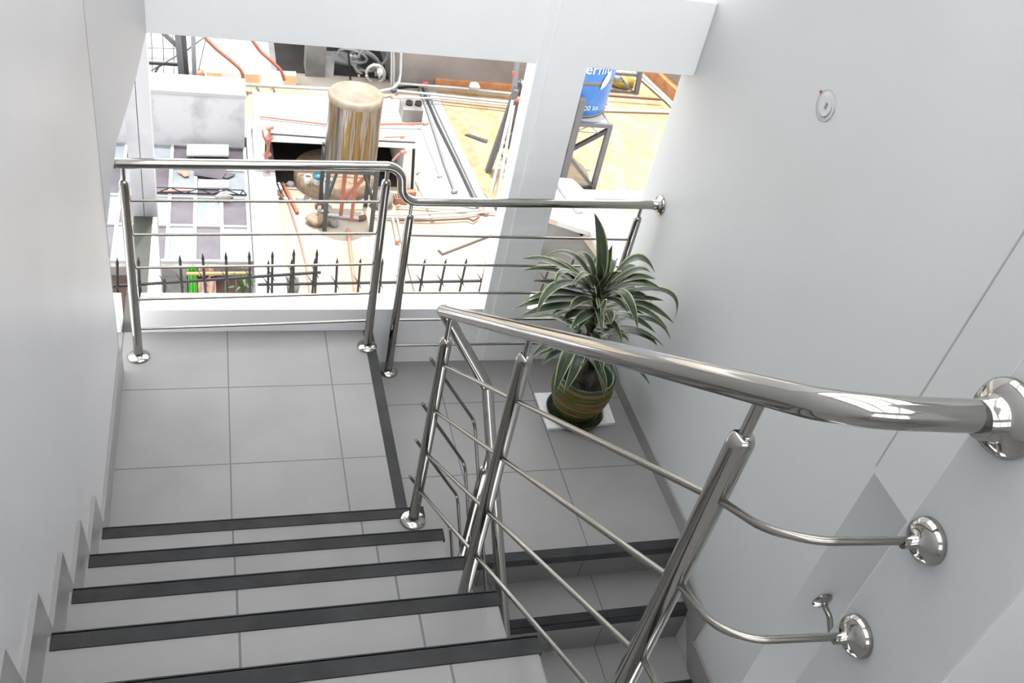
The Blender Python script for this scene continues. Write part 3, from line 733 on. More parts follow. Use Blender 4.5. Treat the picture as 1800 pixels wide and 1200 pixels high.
o = pipe('corner_pipe', 'upright copper pipework at the left corner of the shed opening', 'pipe', [P(474, 222, Y=Ys - .06), P(473, 245, Y=Ys - .06), P(469, 285, Y=Ys - .06), P(470, 322, Y=Ys - .06)], .022, M['copper'], None, [P(474, 224, Y=Ys - .06), P(472, 243, Y=Ys - .06), P(470, 272, Y=Ys - .06)])
MB().tube([P(461, 228, Y=Ys - .1), P(463, 240, Y=Ys - .1), P(472, 258, Y=Ys - .1), P(466, 275, Y=Ys - .1)], .012, 8).build('branch_pipe', M['red_pipe'], o)
o = pipe('loose_valve', 'copper valve hanging at the right end of the shed opening', 'valve', [P(690, 283, Y=Ys - .15), P(700, 272, Y=Ys - .15), P(712, 264, Y=Ys - .15)], .018, M['copper'], None, [P(709, 267, Y=Ys - .15)])
pipe('shed_post', 'thin black post at the right front of the shed', 'post', [P(727.5, 262, Y=g(724, 336).y), g(724, 336)], .02, M['black_iron'])
flatbox('clay_block', 'flat brown clay block at the foot of the thin black post', 'block', [(715, 338), (732, 338), (730, 332), (716, 333)], G + .02, .06, M['brick'])

# ---- boiler
bc = g(607, 383); Lb = (bc - CAM).length; rb = 42.5 * Lb / F
zb0, zb1 = P(620, 302, Y=bc.y - rb).z, P(628, 190, Y=bc.y - rb).z
bl = thing('boiler', 'tall heat-stained steel boiler standing on an iron frame', 'boiler', (bc.x, bc.y, G))
MB().lathe([(rb, zb0), (rb, zb1)], (bc.x, bc.y, 0), 48, cap=False).build('tank', M['boiler'], bl)
MB().lathe([(0, zb0 - .12), (rb * .5, zb0 - .10), (rb * .85, zb0 - .05), (rb, zb0)], (bc.x, bc.y, 0), 48, cap=False).build('tank_bottom', M['boiler_cap'], bl)
MB().lathe([(rb * 1.005, zb1 - .05), (rb * 1.02, zb1 - .02), (rb * 1.02, zb1), (rb * 1.0, zb1 + .02), (rb * .96, zb1 + .035), (rb * .84, zb1 + .038), (rb * .82, zb1 + .03), (0, zb1 + .045)], (bc.x, bc.y, 0), 48, cap=False).build('tank_lid', M['boiler_cap'], bl)
fx, fy = rb * .92, rb * .92
ft = [(-1, -1), (1, -1), (1, 1), (-1, 1)]
for sx, sy in ft:
    MB().beam((bc.x + sx * fx, bc.y + sy * fy, G), (bc.x + sx * fx, bc.y + sy * fy, zb0 + .03), .05, .05, up=(0, 1, 0)).build('leg', M['dark_metal'], bl)
b_ = MB()
for i in range(4):
    a, c_ = ft[i], ft[(i + 1) % 4]
    b_.beam((bc.x + a[0] * fx, bc.y + a[1] * fy, zb0 - .02), (bc.x + c_[0] * fx, bc.y + c_[1] * fy, zb0 - .02), .04)
b_.build('frame', M['dark_metal'], bl)
for sx in (-1, 1):
    MB().beam((bc.x + sx * fx, bc.y - fy, G + .42), (bc.x + sx * .45 * fx, bc.y - fy * .2, zb0 - .05), .03).build('brace', M['olive'], bl)
zf = .24
MB().tube([(bc.x - .06, bc.y - .05, zb0 - .08), (bc.x - .07, bc.y - .05, G + .08)], .026, 10).build('outlet_pipe', M['red_pipe'], bl)
MB().tube([(bc.x + .07, bc.y - .12, zb0 - .08), (bc.x + .06, bc.y - .14, G + .05)], .024, 10).build('outlet_pipe', M['red_pipe'], bl)
# round plinth and the things on and around it
pc = g(592, 347)
tag(MB().lathe([(.55, 0), (.55, .2), (.52, .22), (0, .22)], pc + Vector((0, .42, 0)), 40).build('round_plinth', M['stone']), 'round brown concrete plinth behind the boiler legs', 'plinth')
def tin(name, label, px, r, h, mat, lid=None):
    c_ = g(px[0], px[1], G + .22); t = thing(name, label, 'tin', c_)
    MB().lathe([(r * .92, 0), (r, h), (r * .94, h), (r * .88, .02), (0, .02)], c_, 24, cap=False).build('can', mat, t)
    if lid: MB().lathe([(r * 1.03, h * .72), (r * 1.06, h * .76), (r * 1.06, h), (0, h + .01)], c_, 24, cap=False).build('lid', lid, t)
    else: MB().lathe([(r * .9, h * .8), (0, h * .8)], c_, 24, cap=False).build('contents', M['dark_metal'], t)
    return t
tin('paint_tin', 'open white paint tin on the round plinth under the boiler', (577, 337), .075, .17, M['paint_tin'])
tin('paint_tin', 'paint tin with a teal lid on the round plinth', (559, 322), .07, .13, M['paint_tin'], M['teal'])
tin('paint_tin', 'small white pot left of the teal lidded tin', (541, 320), .05, .10, M['white_board'])
tag(rock(MB(), g(557, 386, G + .06), .15, .12, .08, 5).build('field_stone', M['stone']), 'brown rounded stone on the terrace left of the boiler legs', 'stone')
tag(rock(MB(), g(587, 392, G + .05), .06, .07, .05, 15).build('field_stone', M['cement']), 'small dark stone behind the brown rounded stone', 'stone')
tag(rock(MB(), g(672, 352, G + .08), .17, .15, .14, 9).build('field_stone', M['cement']), 'grey boulder right of the boiler legs', 'stone')
hb = thing('hollow_brick', 'red hollow brick lying right of the boiler', 'brick', g(704, 360))
c_ = g(704, 360); bw, bd, bh = .18, .12, .1
bb = MB().box((c_.x - bw / 2, c_.y, G), (c_.x + bw / 2, c_.y + bd, G + bh)); bb.build('brick', M['brick'], hb)
hh = MB()
for i in range(5):
    for j in range(3): hh.box((c_.x - bw / 2 + .012 + i * .034, c_.y + .01 + j * .036, G + bh - .002), (c_.x - bw / 2 + .034 + i * .034, c_.y + .036 + j * .036, G + bh + .0015))
hh.build('holes', M['dark_hole'], hb)
pipe('loose_pipe', 'thick red pipe slanting from the shed towards the boiler', 'pipe', [g(497, 322, G + .03), g(523, 374, G + .03)], .022, M['red_pipe'])
pipe('loose_pipe', 'thin salmon conduit curving across the terrace from the red pipe to the spikes', 'pipe', [g(488, 322, G + .015), g(508, 360, G + .015), g(527, 420, G + .015), (g(537, 460, G + .015)), g(543, 500, G + .015), g(546, 530, G + .015)], .012, M['copper'])
pipe('loose_pipe', 'long salmon conduit running from under the boiler to the spikes', 'pipe', [g(612, 402, G + .02), g(616, 440, G + .02), g(621, 480, G + .02), g(627, 535, G + .02)], .022, M['copper'])
pipe('loose_pipe', 'red pipe leaning on the boiler frame', 'pipe', [g(600, 354, G + .24), P(641, 312, Y=bc.y + .2)], .026, M['red_pipe'])
pipe('loose_pipe', 'grey plastic pipe with red elbows under the boiler', 'pipe', [g(572, 377, G + .04), g(600, 380, G + .04), g(634, 384, G + .04)], .024, M['pvc'], None, [g(571, 376, G + .04), g(637, 383, G + .04)], M['rust'])
pipe('loose_pipe', 'short white stub pipe behind the brown stone', 'pipe', [g(563, 355, G + .04), g(561, 369, G + .04)], .026, M['pvc'], None, [g(562, 361, G + .04)], M['rust'])
for i, (a, b, lab, mt) in enumerate((((478, 326), (475, 341), 'short clay pipe leftmost in the litter before the shed', 'brick'), ((482, 327), (486, 337), 'cream canister in the litter before the shed', 'white_board'), ((490, 322), (495, 334), 'pale clay pipe right of the cream canister', 'cement_pale'), ((493, 342), (496, 351), 'dark pipe end nearest in the litter before the shed', 'rust'))):
    pipe('pipe_scrap', lab, 'pipe scrap', [g(*a, G + .05), g(*b, G + .05)], (.022, .04, .02, .022)[i], M[mt])
for i, (x, y, s_) in enumerate(((511, 324, .06), (528, 349, .06), (502, 352, .04))):
    tag(rock(MB(), g(x, y, G + .02), s_, s_ * .6, .05, 20 + i).build('rubble_heap', M['cement_pale']), ('pale rubble heap between the red pipe and the plinth', 'pale rubble heap nearest the round plinth', 'small pale rubble heap beside the red pipe')[i], 'rubble')
# pipes on the terrace right of the boiler
z4 = G + .05
pipe('ground_pipe', 'thin white pipe from the hollow brick across the terrace', 'pipe', [g(701, 362, z4), g(820, 369, z4), g(850, 371, z4)], .013, M['pvc'], None, [g(700, 362, z4)])
pipe('ground_pipe', 'white pipe bending behind the landing posts to red fittings by the column', 'pipe', [g(655, 377, z4), g(705, 378, z4), g(790, 373, z4), g(845, 369, z4)], .016, M['pvc'], None, [g(846, 370, z4)])
pipe('ground_pipe', 'white pipe nearest the spikes of the bundle at the column', 'pipe', [g(660, 381, z4), g(740, 383, z4), g(815, 378, z4), g(853, 372, z4), g(878, 374, z4)], .016, M['pvc'], None, [g(855, 374, z4), g(878, 371, z4)])
pipe('ground_pipe', 'dark pipe ending at a bent joint beside the column', 'pipe', [g(702, 386, z4), g(760, 387, z4), g(823, 384, z4), g(832, 388, z4), g(842, 382, z4)], .014, M['rust'])
pipe('ground_pipe', 'pale pipe running towards the spikes with a red cap', 'pipe', [g(690, 381, z4), g(698, 424, z4)], .015, M['cable_pale'], None, [g(699, 424, z4)], M['red_pipe'])
pipe('ground_pipe', 'plain pale pipe beside the red capped pipe', 'pipe', [g(698, 383, z4), g(707, 425, z4)], .012, M['cable_pale'], None, [g(698, 383, z4)])
pipe('steel_rod', 'bent rusty rod lying on the terrace beyond the spikes', 'rod', [g(771, 440, G + .01), g(778, 446.5, G + .01), g(845, 421, G + .01), g(872, 411, G + .01)], .016, M['wire'])
pipe('thin_cord', 'thin cord hanging from the terrace to the spikes', 'cord', [g(714, 458, G + .02), g(724, 497, G + .02), g(732, 525, G + .02)], .005, M['wire'])
# pipes down the white strip
pipe('slope_pipe', 'grey capped pipe down the white strip, nearest the shed', 'pipe', [g(737, 152, z4), g(751, 193, z4), g(782, 290, z4), g(799, 335, z4)], .02, M['grey_pipe'], None, [g(799, 336, z4)], M['grey_pipe'])
pipe('slope_pipe', 'dark pipe down the white strip, the longer of the close pair', 'pipe', [g(743, 155, z4), g(768, 215, z4), g(800, 280, z4), g(841, 367, z4)], .02, M['dark_metal'], None, [g(844, 369, z4)])
pipe('slope_pipe', 'thin pipe close along the long dark pipe on the white strip', 'pipe', [g(749, 155, z4), g(777, 215, z4), g(836, 341, z4), g(850, 366, z4)], .011, M['grey_pipe'])
yw = g(720, 152).y
pipe('cross_pipe', 'white pipe crossing below the cement wall, topmost of three', 'pipe', [g(690, 146, G + .12), g(800, 154, G + .12), g(915, 166, G + .12)], .022, M['pvc'], None, [g(747, 147, G + .12)], M['red_plastic'])
pipe('cross_pipe', 'white pipe crossing below the cement wall, middle of three', 'pipe', [g(692, 159, G + .12), g(800, 170, G + .12), g(900, 181, G + .12)], .022, M['pvc'], None, [g(693, 159, G + .12)], M['dark_metal'])
pipe('cross_pipe', 'white pipe crossing below the cement wall, lowest of three', 'pipe', [g(690, 171, G + .12), g(780, 173, G + .12), g(895, 185, G + .12), g(925, 187, G + .12)], .018, M['pvc'], None, [g(691, 170, G + .12)])
pipe('cross_pipe', 'black cable lying under the white crossing pipes', 'cable', [g(700, 154, G + .03), g(720, 151.5, G + .03), g(737, 152, G + .03)], .02, M['black_iron'])
pipe('roof_line_pipe', 'long white pipe lying behind the stained wall and the boiler', 'pipe', [g(360, 145, G + .12), g(470, 151, G + .12), g(590, 157, G + .12)], .028, M['pvc'])
for x, lab in ((688.5, 'white upright pipe at the left end of the cement wall, left of two'), (692.5, 'white upright pipe at the left end of the cement wall, right of two')):
    pipe('riser_pipe', lab, 'pipe', [P(x, 60, Y=yw - .2), P(x - .5, 160, Y=yw - .2)], .017, M['pvc'])
pipe('riser_pipe', 'pale pipe sweeping down the cement wall into the crossing pipes', 'pipe', [P(706, 60, Y=yw - .1), P(704, 130, Y=yw - .1), P(701, 145, Y=yw - .3), P(690, 156, Y=yw - .4), P(668, 160, Y=yw - .5)], .024, M['pvc'])
# block with two flues
cb = thing('concrete_block', 'square concrete block with two round holes on the shed roof', 'block', g(724, 215, zs1))
c_ = g(724, 215.5, zs1); wv = 17 * (c_ - CAM).length / F; hv = .19
MB().box((c_.x - wv, c_.y, zs1), (c_.x + wv, c_.y + .34, zs1 + hv)).build('block', M['cement'], cb)
for s_ in (-1, 1): MB().lathe([(.05, 0), (.05, .05), (.042, .05), (.042, .004), (0, .004)], (c_.x + .03 + s_ * .065, c_.y + .17, zs1 + hv), 16, cap=False).build('flue', M['dark_hole'], cb)

# ---- back of the roof : cement wall, dark recess, column, cables
base0, base1 = g(690, 146), g(945, 163)
dv = (base1 - base0); dv.z = 0
struct('wall_back_terrace', MB().prism([base0, base1, base1 + Vector((0, 0, 3.2)), base0 + Vector((0, 0, 3.2))], (.05, .3, 0)), M['cement_wall'], 'patchy brown cement wall at the back of the roof terrace', 'wall')
l0, l1 = g(764, 153.5), g(928, 165.5)
o = tag(MB().prism([l0, l1, l1 + Vector((0, .1, 0)), l0 + Vector((0, .1, 0))], (0, 0, .14)).build('tile_ledge', M['orange']), 'low orange tiled ledge along the foot of the cement wall', 'ledge')
c0_, c1_ = g(537, 134), g(571, 137)
struct('column_back', MB().box((c0_.x, c0_.y, G), (c1_.x, c0_.y + .4, G + 3)), M['cement'], 'grey concrete column left of the cable coil', 'column')
rx0, rx1 = g(516, 100).x - .3, base0.x + .05; ry = c0_.y + 1.6
struct('wall_back_recess', MB().box((rx0, ry, G), (rx1 + .6, ry + .2, G + 3)), M['cement_shaded'], 'back wall of the covered recess, shade put into its dark colour', 'wall')
struct('recess_shade_roof', MB().box((rx0, c0_.y - .1, G + 2.75), (rx1 + .6, ry + .2, G + 2.9)), M['cement'], 'unseen cement roof added over the recess to shade it', 'roof')  # out of view, put in so the recess falls into shade
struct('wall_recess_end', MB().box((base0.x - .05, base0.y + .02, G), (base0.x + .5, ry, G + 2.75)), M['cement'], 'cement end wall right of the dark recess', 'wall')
struct('floor_recess', MB().box((rx0, c0_.y + .1, G + .012), (rx1, ry, G + .02)), M['cement_shaded'], 'floor inside the covered recess, shade put into its dark colour', 'floor')
sb = g(577, 133); wv = 8.5 * (sb - CAM).length / F
tag(MB().box((sb.x - wv, sb.y, G), (sb.x + wv, sb.y + .2, G + .34)).build('cement_block', M['cement_pale']), 'upright cement block right of the grey concrete column', 'block')
cc = thing('cable_coil', 'tangled coil of grey cables hanging in front of the dark recess', 'cable coil', g(640, 148))
yc = c0_.y + .25
rnd = random.Random(4)
for i, (cx_, cy_, a_, b2, ro, t0, t1, mt) in enumerate(((640, 108, 30, 14, .5, -2.6, 2.6, 'cable'), (645, 112, 32, 16, .55, -3, 2.4, 'cable'), (640, 118, 26, 12, .7, -1.0, 3.6, 'cable_pale'), (648, 125, 27, 15, .6, -1.6, 3.3, 'cable_pale'), (642, 120, 34, 12, .75, -.6, 3.1, 'cable_pale'), (652, 132, 24, 14, .3, -1.2, 2.6, 'cable_pale'), (632, 104, 36, 18, .35, -3.0, 1.4, 'cable'), (620, 98, 26, 10, .3, -3.0, 3, 'cable'), (655, 100, 28, 20, -.5, -2.5, 2, 'cable'), (660, 130, 16, 16, .0, -3, 3, 'cable_pale'))):
    pts = []
    for k in range(25):
        t = t0 + (t1 - t0) * k / 24; u, v_ = a_ * math.cos(t), b2 * math.sin(t)
        pts.append(P(cx_ + u * math.cos(ro) - v_ * math.sin(ro), cy_ + u * math.sin(ro) + v_ * math.cos(ro), Y=yc - .04 * i + .12 * math.sin(t)))
    MB().tube(pts, .022 if mt == 'cable' else .026, 8).build('cable_loop', M[mt], cc)
MB().tube([P(612, 78, Y=yc - .3), P(613, 100, Y=yc - .3), P(616, 140, Y=yc - .3)], .016, 8).build('cable_hook', M['black_iron'], cc)
tag(rock(MB(), P(668, 127, Y=yc - .75), .05, .05, .07, 31).build('white_bundle', M['white_board']), 'small white bundle caught in the cable coil', 'bundle')
tag(rock(MB(), P(607, 106, Y=yc + .4), .3, .2, .14, 32).build('grey_bundle', M['cable']), 'grey bundle lying behind the cables in the recess', 'bundle')
cg = MB()
for i in range(14): cg.beam(P(586 + 2.7 * i, 103, Y=yc + .35), P(586 + 2.7 * i, 129, Y=yc + .35), .008)
for i in range(8): cg.beam(P(586, 104 + 3.5 * i, Y=yc + .35), P(622, 104 + 3.5 * i, Y=yc + .35), .008)
tag(cg.build('wire_cage', M['rust']), 'rusty wire mesh leaning below the cables', 'wire mesh')
# left back : clay ledge, scaffold, cables
e0, e1 = g(364, 146.6), g(520, 152)
tag(MB().prism([e0, e1, e1 + Vector((0, .12, 0)), e0 + Vector((0, .12, 0))], (0, 0, .2)).build('clay_ledge', M['lit_wash']), 'low ledge of cream and orange clay blocks behind the long white pipe', 'ledge')
for i, (x0, x1, lab) in enumerate(((366, 388, 'orange clay block in the ledge beside the scaffold'), (430, 454, 'orange clay block in the ledge under the left red cable'), (500, 520, 'orange clay block in the ledge under the right red cable'))):
    p0, p1 = e0.lerp(e1, (x0 - 364) / 156), e0.lerp(e1, (x1 - 364) / 156)
    o = MB().prism([p0 + Vector((0, -.02, 0)), p1 + Vector((0, -.02, 0)), p1 + Vector((0, -.002, 0)), p0 + Vector((0, -.002, 0))], (0, 0, .19))
    tag(o.build('clay_block', M['pale_clay']), lab, 'block')
yk = ybox + .9
sc = thing('scaffold_tower', 'dark steel scaffold tower standing behind the stained wall', 'scaffold', P(325, 170, Y=yk))
for (x0, y0, x1, y1, w_, mt) in ((311, 40, 323, 172, .085, 'grey_iron'), (321, 40, 332, 172, .06, 'dark_metal'), (338.5, 40, 343.5, 172, .06, 'grey_pipe')):
    MB().beam(P(x0, y0, Y=yk), P(x1, y1, Y=yk), w_, w_, up=(0, 1, 0)).build('leg', M[mt], sc)
for (x0, y0, x1, y1, w_, mt) in ((240, 109, 315, 113.5, .04, 'dark_metal'), (240, 140, 319, 143, .035, 'dark_metal'), (285, 56, 314, 83, .055, 'grey_iron'), (266, 124, 312, 97, .02, 'grey_pipe'), (326, 90, 358, 66, .02, 'grey_pipe'), (267, 138, 278, 118, .03, 'grey_iron'), (278, 118, 290, 110, .025, 'grey_iron')):
    MB().beam(P(x0, y0, Y=yk + .04), P(x1, y1, Y=yk + .04), w_, w_, up=(0, 1, 0)).build('brace', M[mt], sc)
wm = MB()
for x in (264, 284, 302): wm.tube([P(x, 40, Y=yk + .5), P(x + 3, 80, Y=yk + .5), P(x + 4, 118, Y=yk + .5), P(x + 2, 150, Y=yk + .5), P(x + 4, 175, Y=yk + .5)], .006, 6)
for y in (84, 102, 130, 147): wm.tube([P(240, y, Y=yk + .5), P(285, y + 1, Y=yk + .5), P(318, y + 2, Y=yk + .5)], .0045, 6)
tag(wm.build('rebar_mesh', M['rust']), 'rusty reinforcing mesh behind the scaffold tower', 'mesh')
pv = g(350, 152); 
o = pipe('stub_pipe', 'thick grey stub pipe with a red tap beside the scaffold tower', 'pipe', [g(334, 149, G + .1), g(360, 151, G + .1)], .05, M['cement'], None, [P(346, 132, Y=g(346, 146).y)], M['red_pipe'])
for pts, lab in ((((354, 60), (380, 86), (405, 106), (422, 121), (428, 133), (425, 146)), 'red brown cable sagging down left of the boiler'), (((437, 62), (458, 91), (480, 110), (495, 124), (500, 141)), 'red brown cable sagging down nearest the boiler')):
    yq = g(*pts[-1]).y - .45
    pipe('sagging_cable', lab, 'cable', fillet([P(*q, Y=yq) for q in pts], .5, 4), .026, M['red_pipe'])
pipe('stay_wire', 'thin straight wire from the beam to the red tap', 'wire', [P(363, 62, Y=yk + .2), P(349, 124, Y=yk + .2)], .007, M['grey_pipe'])
for pts, lab in ((((366, 152), (382, 154), (402, 158), (415, 161)), 'thin wire looping over the long white pipe by the scaffold'), (((390, 158), (410, 155), (424, 147), (430, 157), (436, 166)), 'thin wire lying under the left red cable'), (((449, 151), (456, 158), (452, 166), (464, 168), (482, 163), (483, 157), (474, 152)), 'thin wire curled on the roof below the right red cable')):
    pipe('loose_wire', lab, 'wire', fillet([g(*q, G + .03) for q in pts], .2, 4), .008, M['wire'])

# ---- pipe tower left of the column
yt = g(857, 303).y
tw = thing('pipe_tower', 'grey tripod of pipes with red valves left of the window column', 'pipe tower', g(857, 303))
for nm, a, b, w_, mt, dy in (('leg', (857, 303), (907, 158), .075, 'grey_iron', 0), ('leg', (905, 156), (914, 300), .05, 'grey_iron', .5), ('mast', (903, 165), (914, 60), .06, 'grey_pipe', .1), ('arm', (905, 153), (923, 173), .05, 'dark_metal', .2),
                             ('brace', (873, 251), (911, 231), .045, 'grey_iron', .1), ('brace', (873, 256), (915, 258), .045, 'dark_metal', .05), ('brace', (872, 256), (900, 303), .035, 'grey_pipe', .1)):
    MB().beam(P(*a, Y=yt + dy), P(*b, Y=yt + dy), w_, w_, up=(0, 1, 0)).build(nm, M[mt], tw)
for a, b in (((901, 176), (862, 342)), ((903, 185), (874, 348))):
    MB().tube([P(*a, Y=yt - .05), g(*b)], .022, 10).build('water_pipe', M['cable_pale'], tw)
MB().beam(P(902, 126, Y=yt), P(904, 135, Y=yt), .03).build('valve_lever', M['red_plastic'], tw)
MB().tube([P(900, 176, Y=yt), P(906, 174, Y=yt), P(915, 176, Y=yt)], .045, 10).build('valve', M['red_pipe'], tw)
MB().tube([P(899, 200, Y=yt - .1), P(897, 212, Y=yt - .1)], .03, 8).build('valve', M['red_plastic'], tw)
flatbox('sheet_strip', 'mauve strip of sheet lying on the orange paving', 'strip', [(817, 236), (824, 235), (858, 246), (856, 250), (846, 247)], G + .014, .02, M['pane_mauve'])
tag(rock(MB(), g(834, 152, G + .24), .1, .08, .07, 41).build('white_rag', M['white_board']), 'white rag draped on the crossing pipes', 'rag')
rt = g(905, 360)
for a, b, lab in (((866, 355), (874, 368), 'left of the two short dark stakes at the white column'), ((872, 353), (881, 369), 'right of the two short dark stakes at the white column')):
    pipe('short_stake', lab, 'stake', [g(*a, G + .03), g(*b, G + .03)], .015, M['dark_metal'])

# ---- blue water tank on its stand
ya = g(1060, 333).y
zd = P(1074, 221, Y=ya).z
ts = thing('tank_stand', 'grey steel stand under the blue water tank', 'stand', g(1030, 330))
xr_ = P(1072, 222, Y=ya).x; xl_ = P(1057, 204, Y=ya + .62).x - 1.16
xmid = P(1012, 222, Y=ya).x
dpt = 1.25
def bm(nm, a, b, w_, mt): MB().beam(a, b, w_, w_, up=(0, 1, 0)).build(nm, M[mt], ts)
bm('leg', (xr_, ya, G), (xr_, ya, zd), .07, 'grey_iron'); bm('leg', (xmid, ya, G), (xmid, ya, zd + .40), .09, 'grey_iron')
bm('leg', (xr_, ya + dpt, G), (xr_, ya + dpt, zd), .07, 'grey_iron'); bm('leg', (xl_, ya + dpt, G), (xl_, ya + dpt, zd), .07, 'grey_iron'); bm('leg', (xl_, ya, G), (xl_, ya, zd), .07, 'grey_iron')
bm('rim_beam', (xl_, ya, zd), (xr_ + .03, ya, zd), .06, 'grey_iron'); bm('rim_beam', (xr_, ya, zd), (xr_, ya + dpt, zd), .03, 'grey_iron'); bm('rim_beam', (xl_, ya + dpt, zd), (xr_, ya + dpt, zd), .05, 'grey_iron')
zm = P(1005, 264, Y=ya).z
bm('brace', (xr_, ya, zd - .06), (xmid, ya, zm), .055, 'dark_metal'); bm('brace', (xmid - .12, ya, zm + .03), (xr_, ya, G + .03), .05, 'grey_iron'); bm('base_bar', (xmid, ya, G + .03), (xr_, ya, G + .03), .05, 'dark_metal')
wr = MB()
for a, b in (((1001, 230), (1070, 235)), ((1003, 217), (1015, 230)), ((1015, 230), (1037, 221)), ((1037, 221), (1052, 234))): wr.tube([P(*a, Y=ya), P(*b, Y=ya)], .007, 6)
wr.build('tie_wire', M['grey_pipe'], ts)
MB().box((xl_, ya + .03, zd - .005), (xr_ - .03, ya + dpt - .03, zd + .025)).build('deck', M['whitewash'], ts)
zt = zd + .035; rt_ = .56
ctx = P(1057, 204, Y=ya + .62).x - rt_; cty = ya + .66
bt = thing('water_tank', 'big blue plastic water tank with white lettering', 'water tank', (ctx, cty, zt))
th_ = 1.35
MB().lathe([(rt_ * .93, 0), (rt_ * .97, .02), (rt_ * .985, .12), (rt_, .42), (rt_ * 1.03, th_), (rt_ * .9, th_ + .12), (rt_ * .4, th_ + .25), (.2, th_ + .27), (0, th_ + .28)], (ctx, cty, zt), 64).build('tank_shell', M['blue'], bt)
MB().lathe([(rt_ * 1.0, .50), (rt_ * 1.012, .505), (rt_ * 1.012, .56), (rt_ * 1.0, .565)], (ctx, cty, zt), 64, cap=False).build('band', M['grey_iron'], bt)
MB().lathe([(rt_ * .955, .0), (rt_ * .985, .01), (rt_ * .985, .03), (rt_ * .97, .035)], (ctx, cty, zt), 64, cap=False).build('base_ring', M['grey_iron'], bt)
def ang_at(px, py):                         # bearing and height on the shell the photograph shows
    d = ray(px, py); o_ = CAM; rr = rt_ * 1.012
    ax, ay = o_.x - ctx, o_.y - cty; A = d.x ** 2 + d.y ** 2; B = 2 * (ax * d.x + ay * d.y); C = ax * ax + ay * ay - rr * rr
    t = (-B - math.sqrt(max(0, B * B - 4 * A * C))) / (2 * A); p = o_ + d * t
    return math.atan2(p.x - ctx, -(p.y - cty)), p.z
def wrap(mb, poly, u0, z0, rr, th=.004):
    """bend a flat outline (metres) round the shell"""
    fr_ = [Vector((ctx + rr * math.sin(u0 + x / rr), cty - rr * math.cos(u0 + x / rr), z0 + y)) for x, y in poly]
    return fr_
def lettering(txt, size, u0, z0, rr, name, parent, shear=0):
    cu = bpy.data.curves.new('t', 'FONT'); cu.body = txt; cu.size = size; cu.offset = size * .018; cu.resolution_u = 3; cu.shear = shear
    ob = bpy.data.objects.new('t', cu); COL.objects.link(ob); bpy.context.view_layer.update()
    me = bpy.data.meshes.new_from_object(ob.evaluated_get(bpy.context.evaluated_depsgraph_get()))
    w_ = max(v.co.x for v in me.vertices); mb = MB()
    mb.v = [Vector((ctx + (rr + .004) * math.sin(u0 + v.co.x / rr), cty - (rr + .004) * math.cos(u0 + v.co.x / rr), z0 + v.co.y)) for v in me.vertices]
    mb.f = [list(p.vertices) for p in me.polygons]
    bpy.data.objects.remove(ob); bpy.data.meshes.remove(me); bpy.data.curves.remove(cu)
    return mb.build(name, M['blue_white'], parent)
uE, zE = ang_at(1029, 127.5); uT, zT = ang_at(1064, 128)
rr = rt_ * 1.022
size_ = (uT - uE) * rr / 1.5
lettering('Eternit', size_, uE - size_ * .86 / rr, (zE + zT) / 2 - .01, rr, 'lettering', bt)
ul, zl_ = ang_at(1013, 190)
lettering('1100 lts.', .11, ul, zl_ - .03, rt_ * .999, 'lettering', bt)
lp = MB(); n_ = 16
(ua, zaa), (ub, zbb) = ang_at(1055, 157), ang_at(1074, 122)
ls, rs = [], []
for i in range(n_ + 1):
    t = i / n_; w_ = .075 * math.sin(PI * t) ** .7 + .002; u = ua + (ub - ua) * (t + .18 * math.sin(PI * t)); z = zaa + (zbb - zaa) * t
    for lst, s_ in ((ls, -1), (rs, 1)):
        q = u + s_ * w_ * .75 / rr; lst.append(Vector((ctx + (rr + .004) * math.sin(q), cty - (rr + .004) * math.cos(q), z - s_ * w_ * .3)))
lp.v = ls + rs; lp.f = [[i, i + n_ + 1, i + n_ + 2, i + 1] for i in range(n_)]
lp.build('leaf_emblem', M['blue_white'], bt)
o = pipe('tank_tap', 'red tap on the side of the blue water tank', 'tap', [P(1060, 182, Y=cty), P(1066, 181, Y=cty)], .035, M['red_plastic'])

# second stand, yellow bag, wall to the right
y2 = g(1118, 165).y
s2 = thing('steel_table', 'low grey steel frame behind the blue tank', 'frame', g(1100, 165))
for nm, a, b, w_ in (('leg', (1118, 165), (1127, 118), .075), ('rail', (1070, 128), (1124, 132), .05), ('rail', (1060, 157), (1112, 163), .03), ('brace', (1099, 150), (1117, 164), .03)):
    MB().beam(P(*a, Y=y2), P(*b, Y=y2), w_, w_, up=(0, 1, 0)).build(nm, M['grey_iron'], s2)
yb2 = thing('yellow_bag', 'crumpled yellow bag hanging in the steel frame behind the blue tank', 'bag', P(1092, 153, Y=y2 + .3))
rock(MB(), P(1092, 142, Y=y2 + .3), .26, .2, .15, 51, 14, 9).build('bag', M['yellow'], yb2)
MB().tube([P(1080, 135, Y=y2 + .2), P(1086, 128, Y=y2 + .15), P(1103, 150, Y=y2 + .1)], .02, 8).build('strap', M['grey_pipe'], yb2)
rock(MB(), P(1084, 137, Y=y2 + .08), .09, .07, .06, 52).build('buckle', M['cable'], yb2)
w0, w1 = g(1125, 112), g(1212, 194)
dd = (w1 - w0).normalized(); nn_ = Vector((dd.y, -dd.x, 0))
if nn_.x < 0: nn_ = -nn_
struct('wall_terrace_side', MB().prism([w0, w1, w1 + Vector((0, 0, 1.6)), w0 + Vector((0, 0, 1.6))], nn_ * .2), M['cement_wall'], 'brown cement wall along the right side of the terrace', 'wall')
lw0, lw1 = w0 - nn_ * .16, w1 - nn_ * .16
tag(MB().prism([lw0, lw1, lw1 + nn_ * .15, lw0 + nn_ * .15], (0, 0, .22)).build('tile_ledge', M['orange']), 'orange ledge along the foot of the right hand terrace wall', 'ledge')
pipe('side_pipe', 'white pipe beside the orange ledge of the right terrace wall, outer of two', 'pipe', [g(1119, 124, z4), g(1189, 189, z4)], .03, M['pvc'])
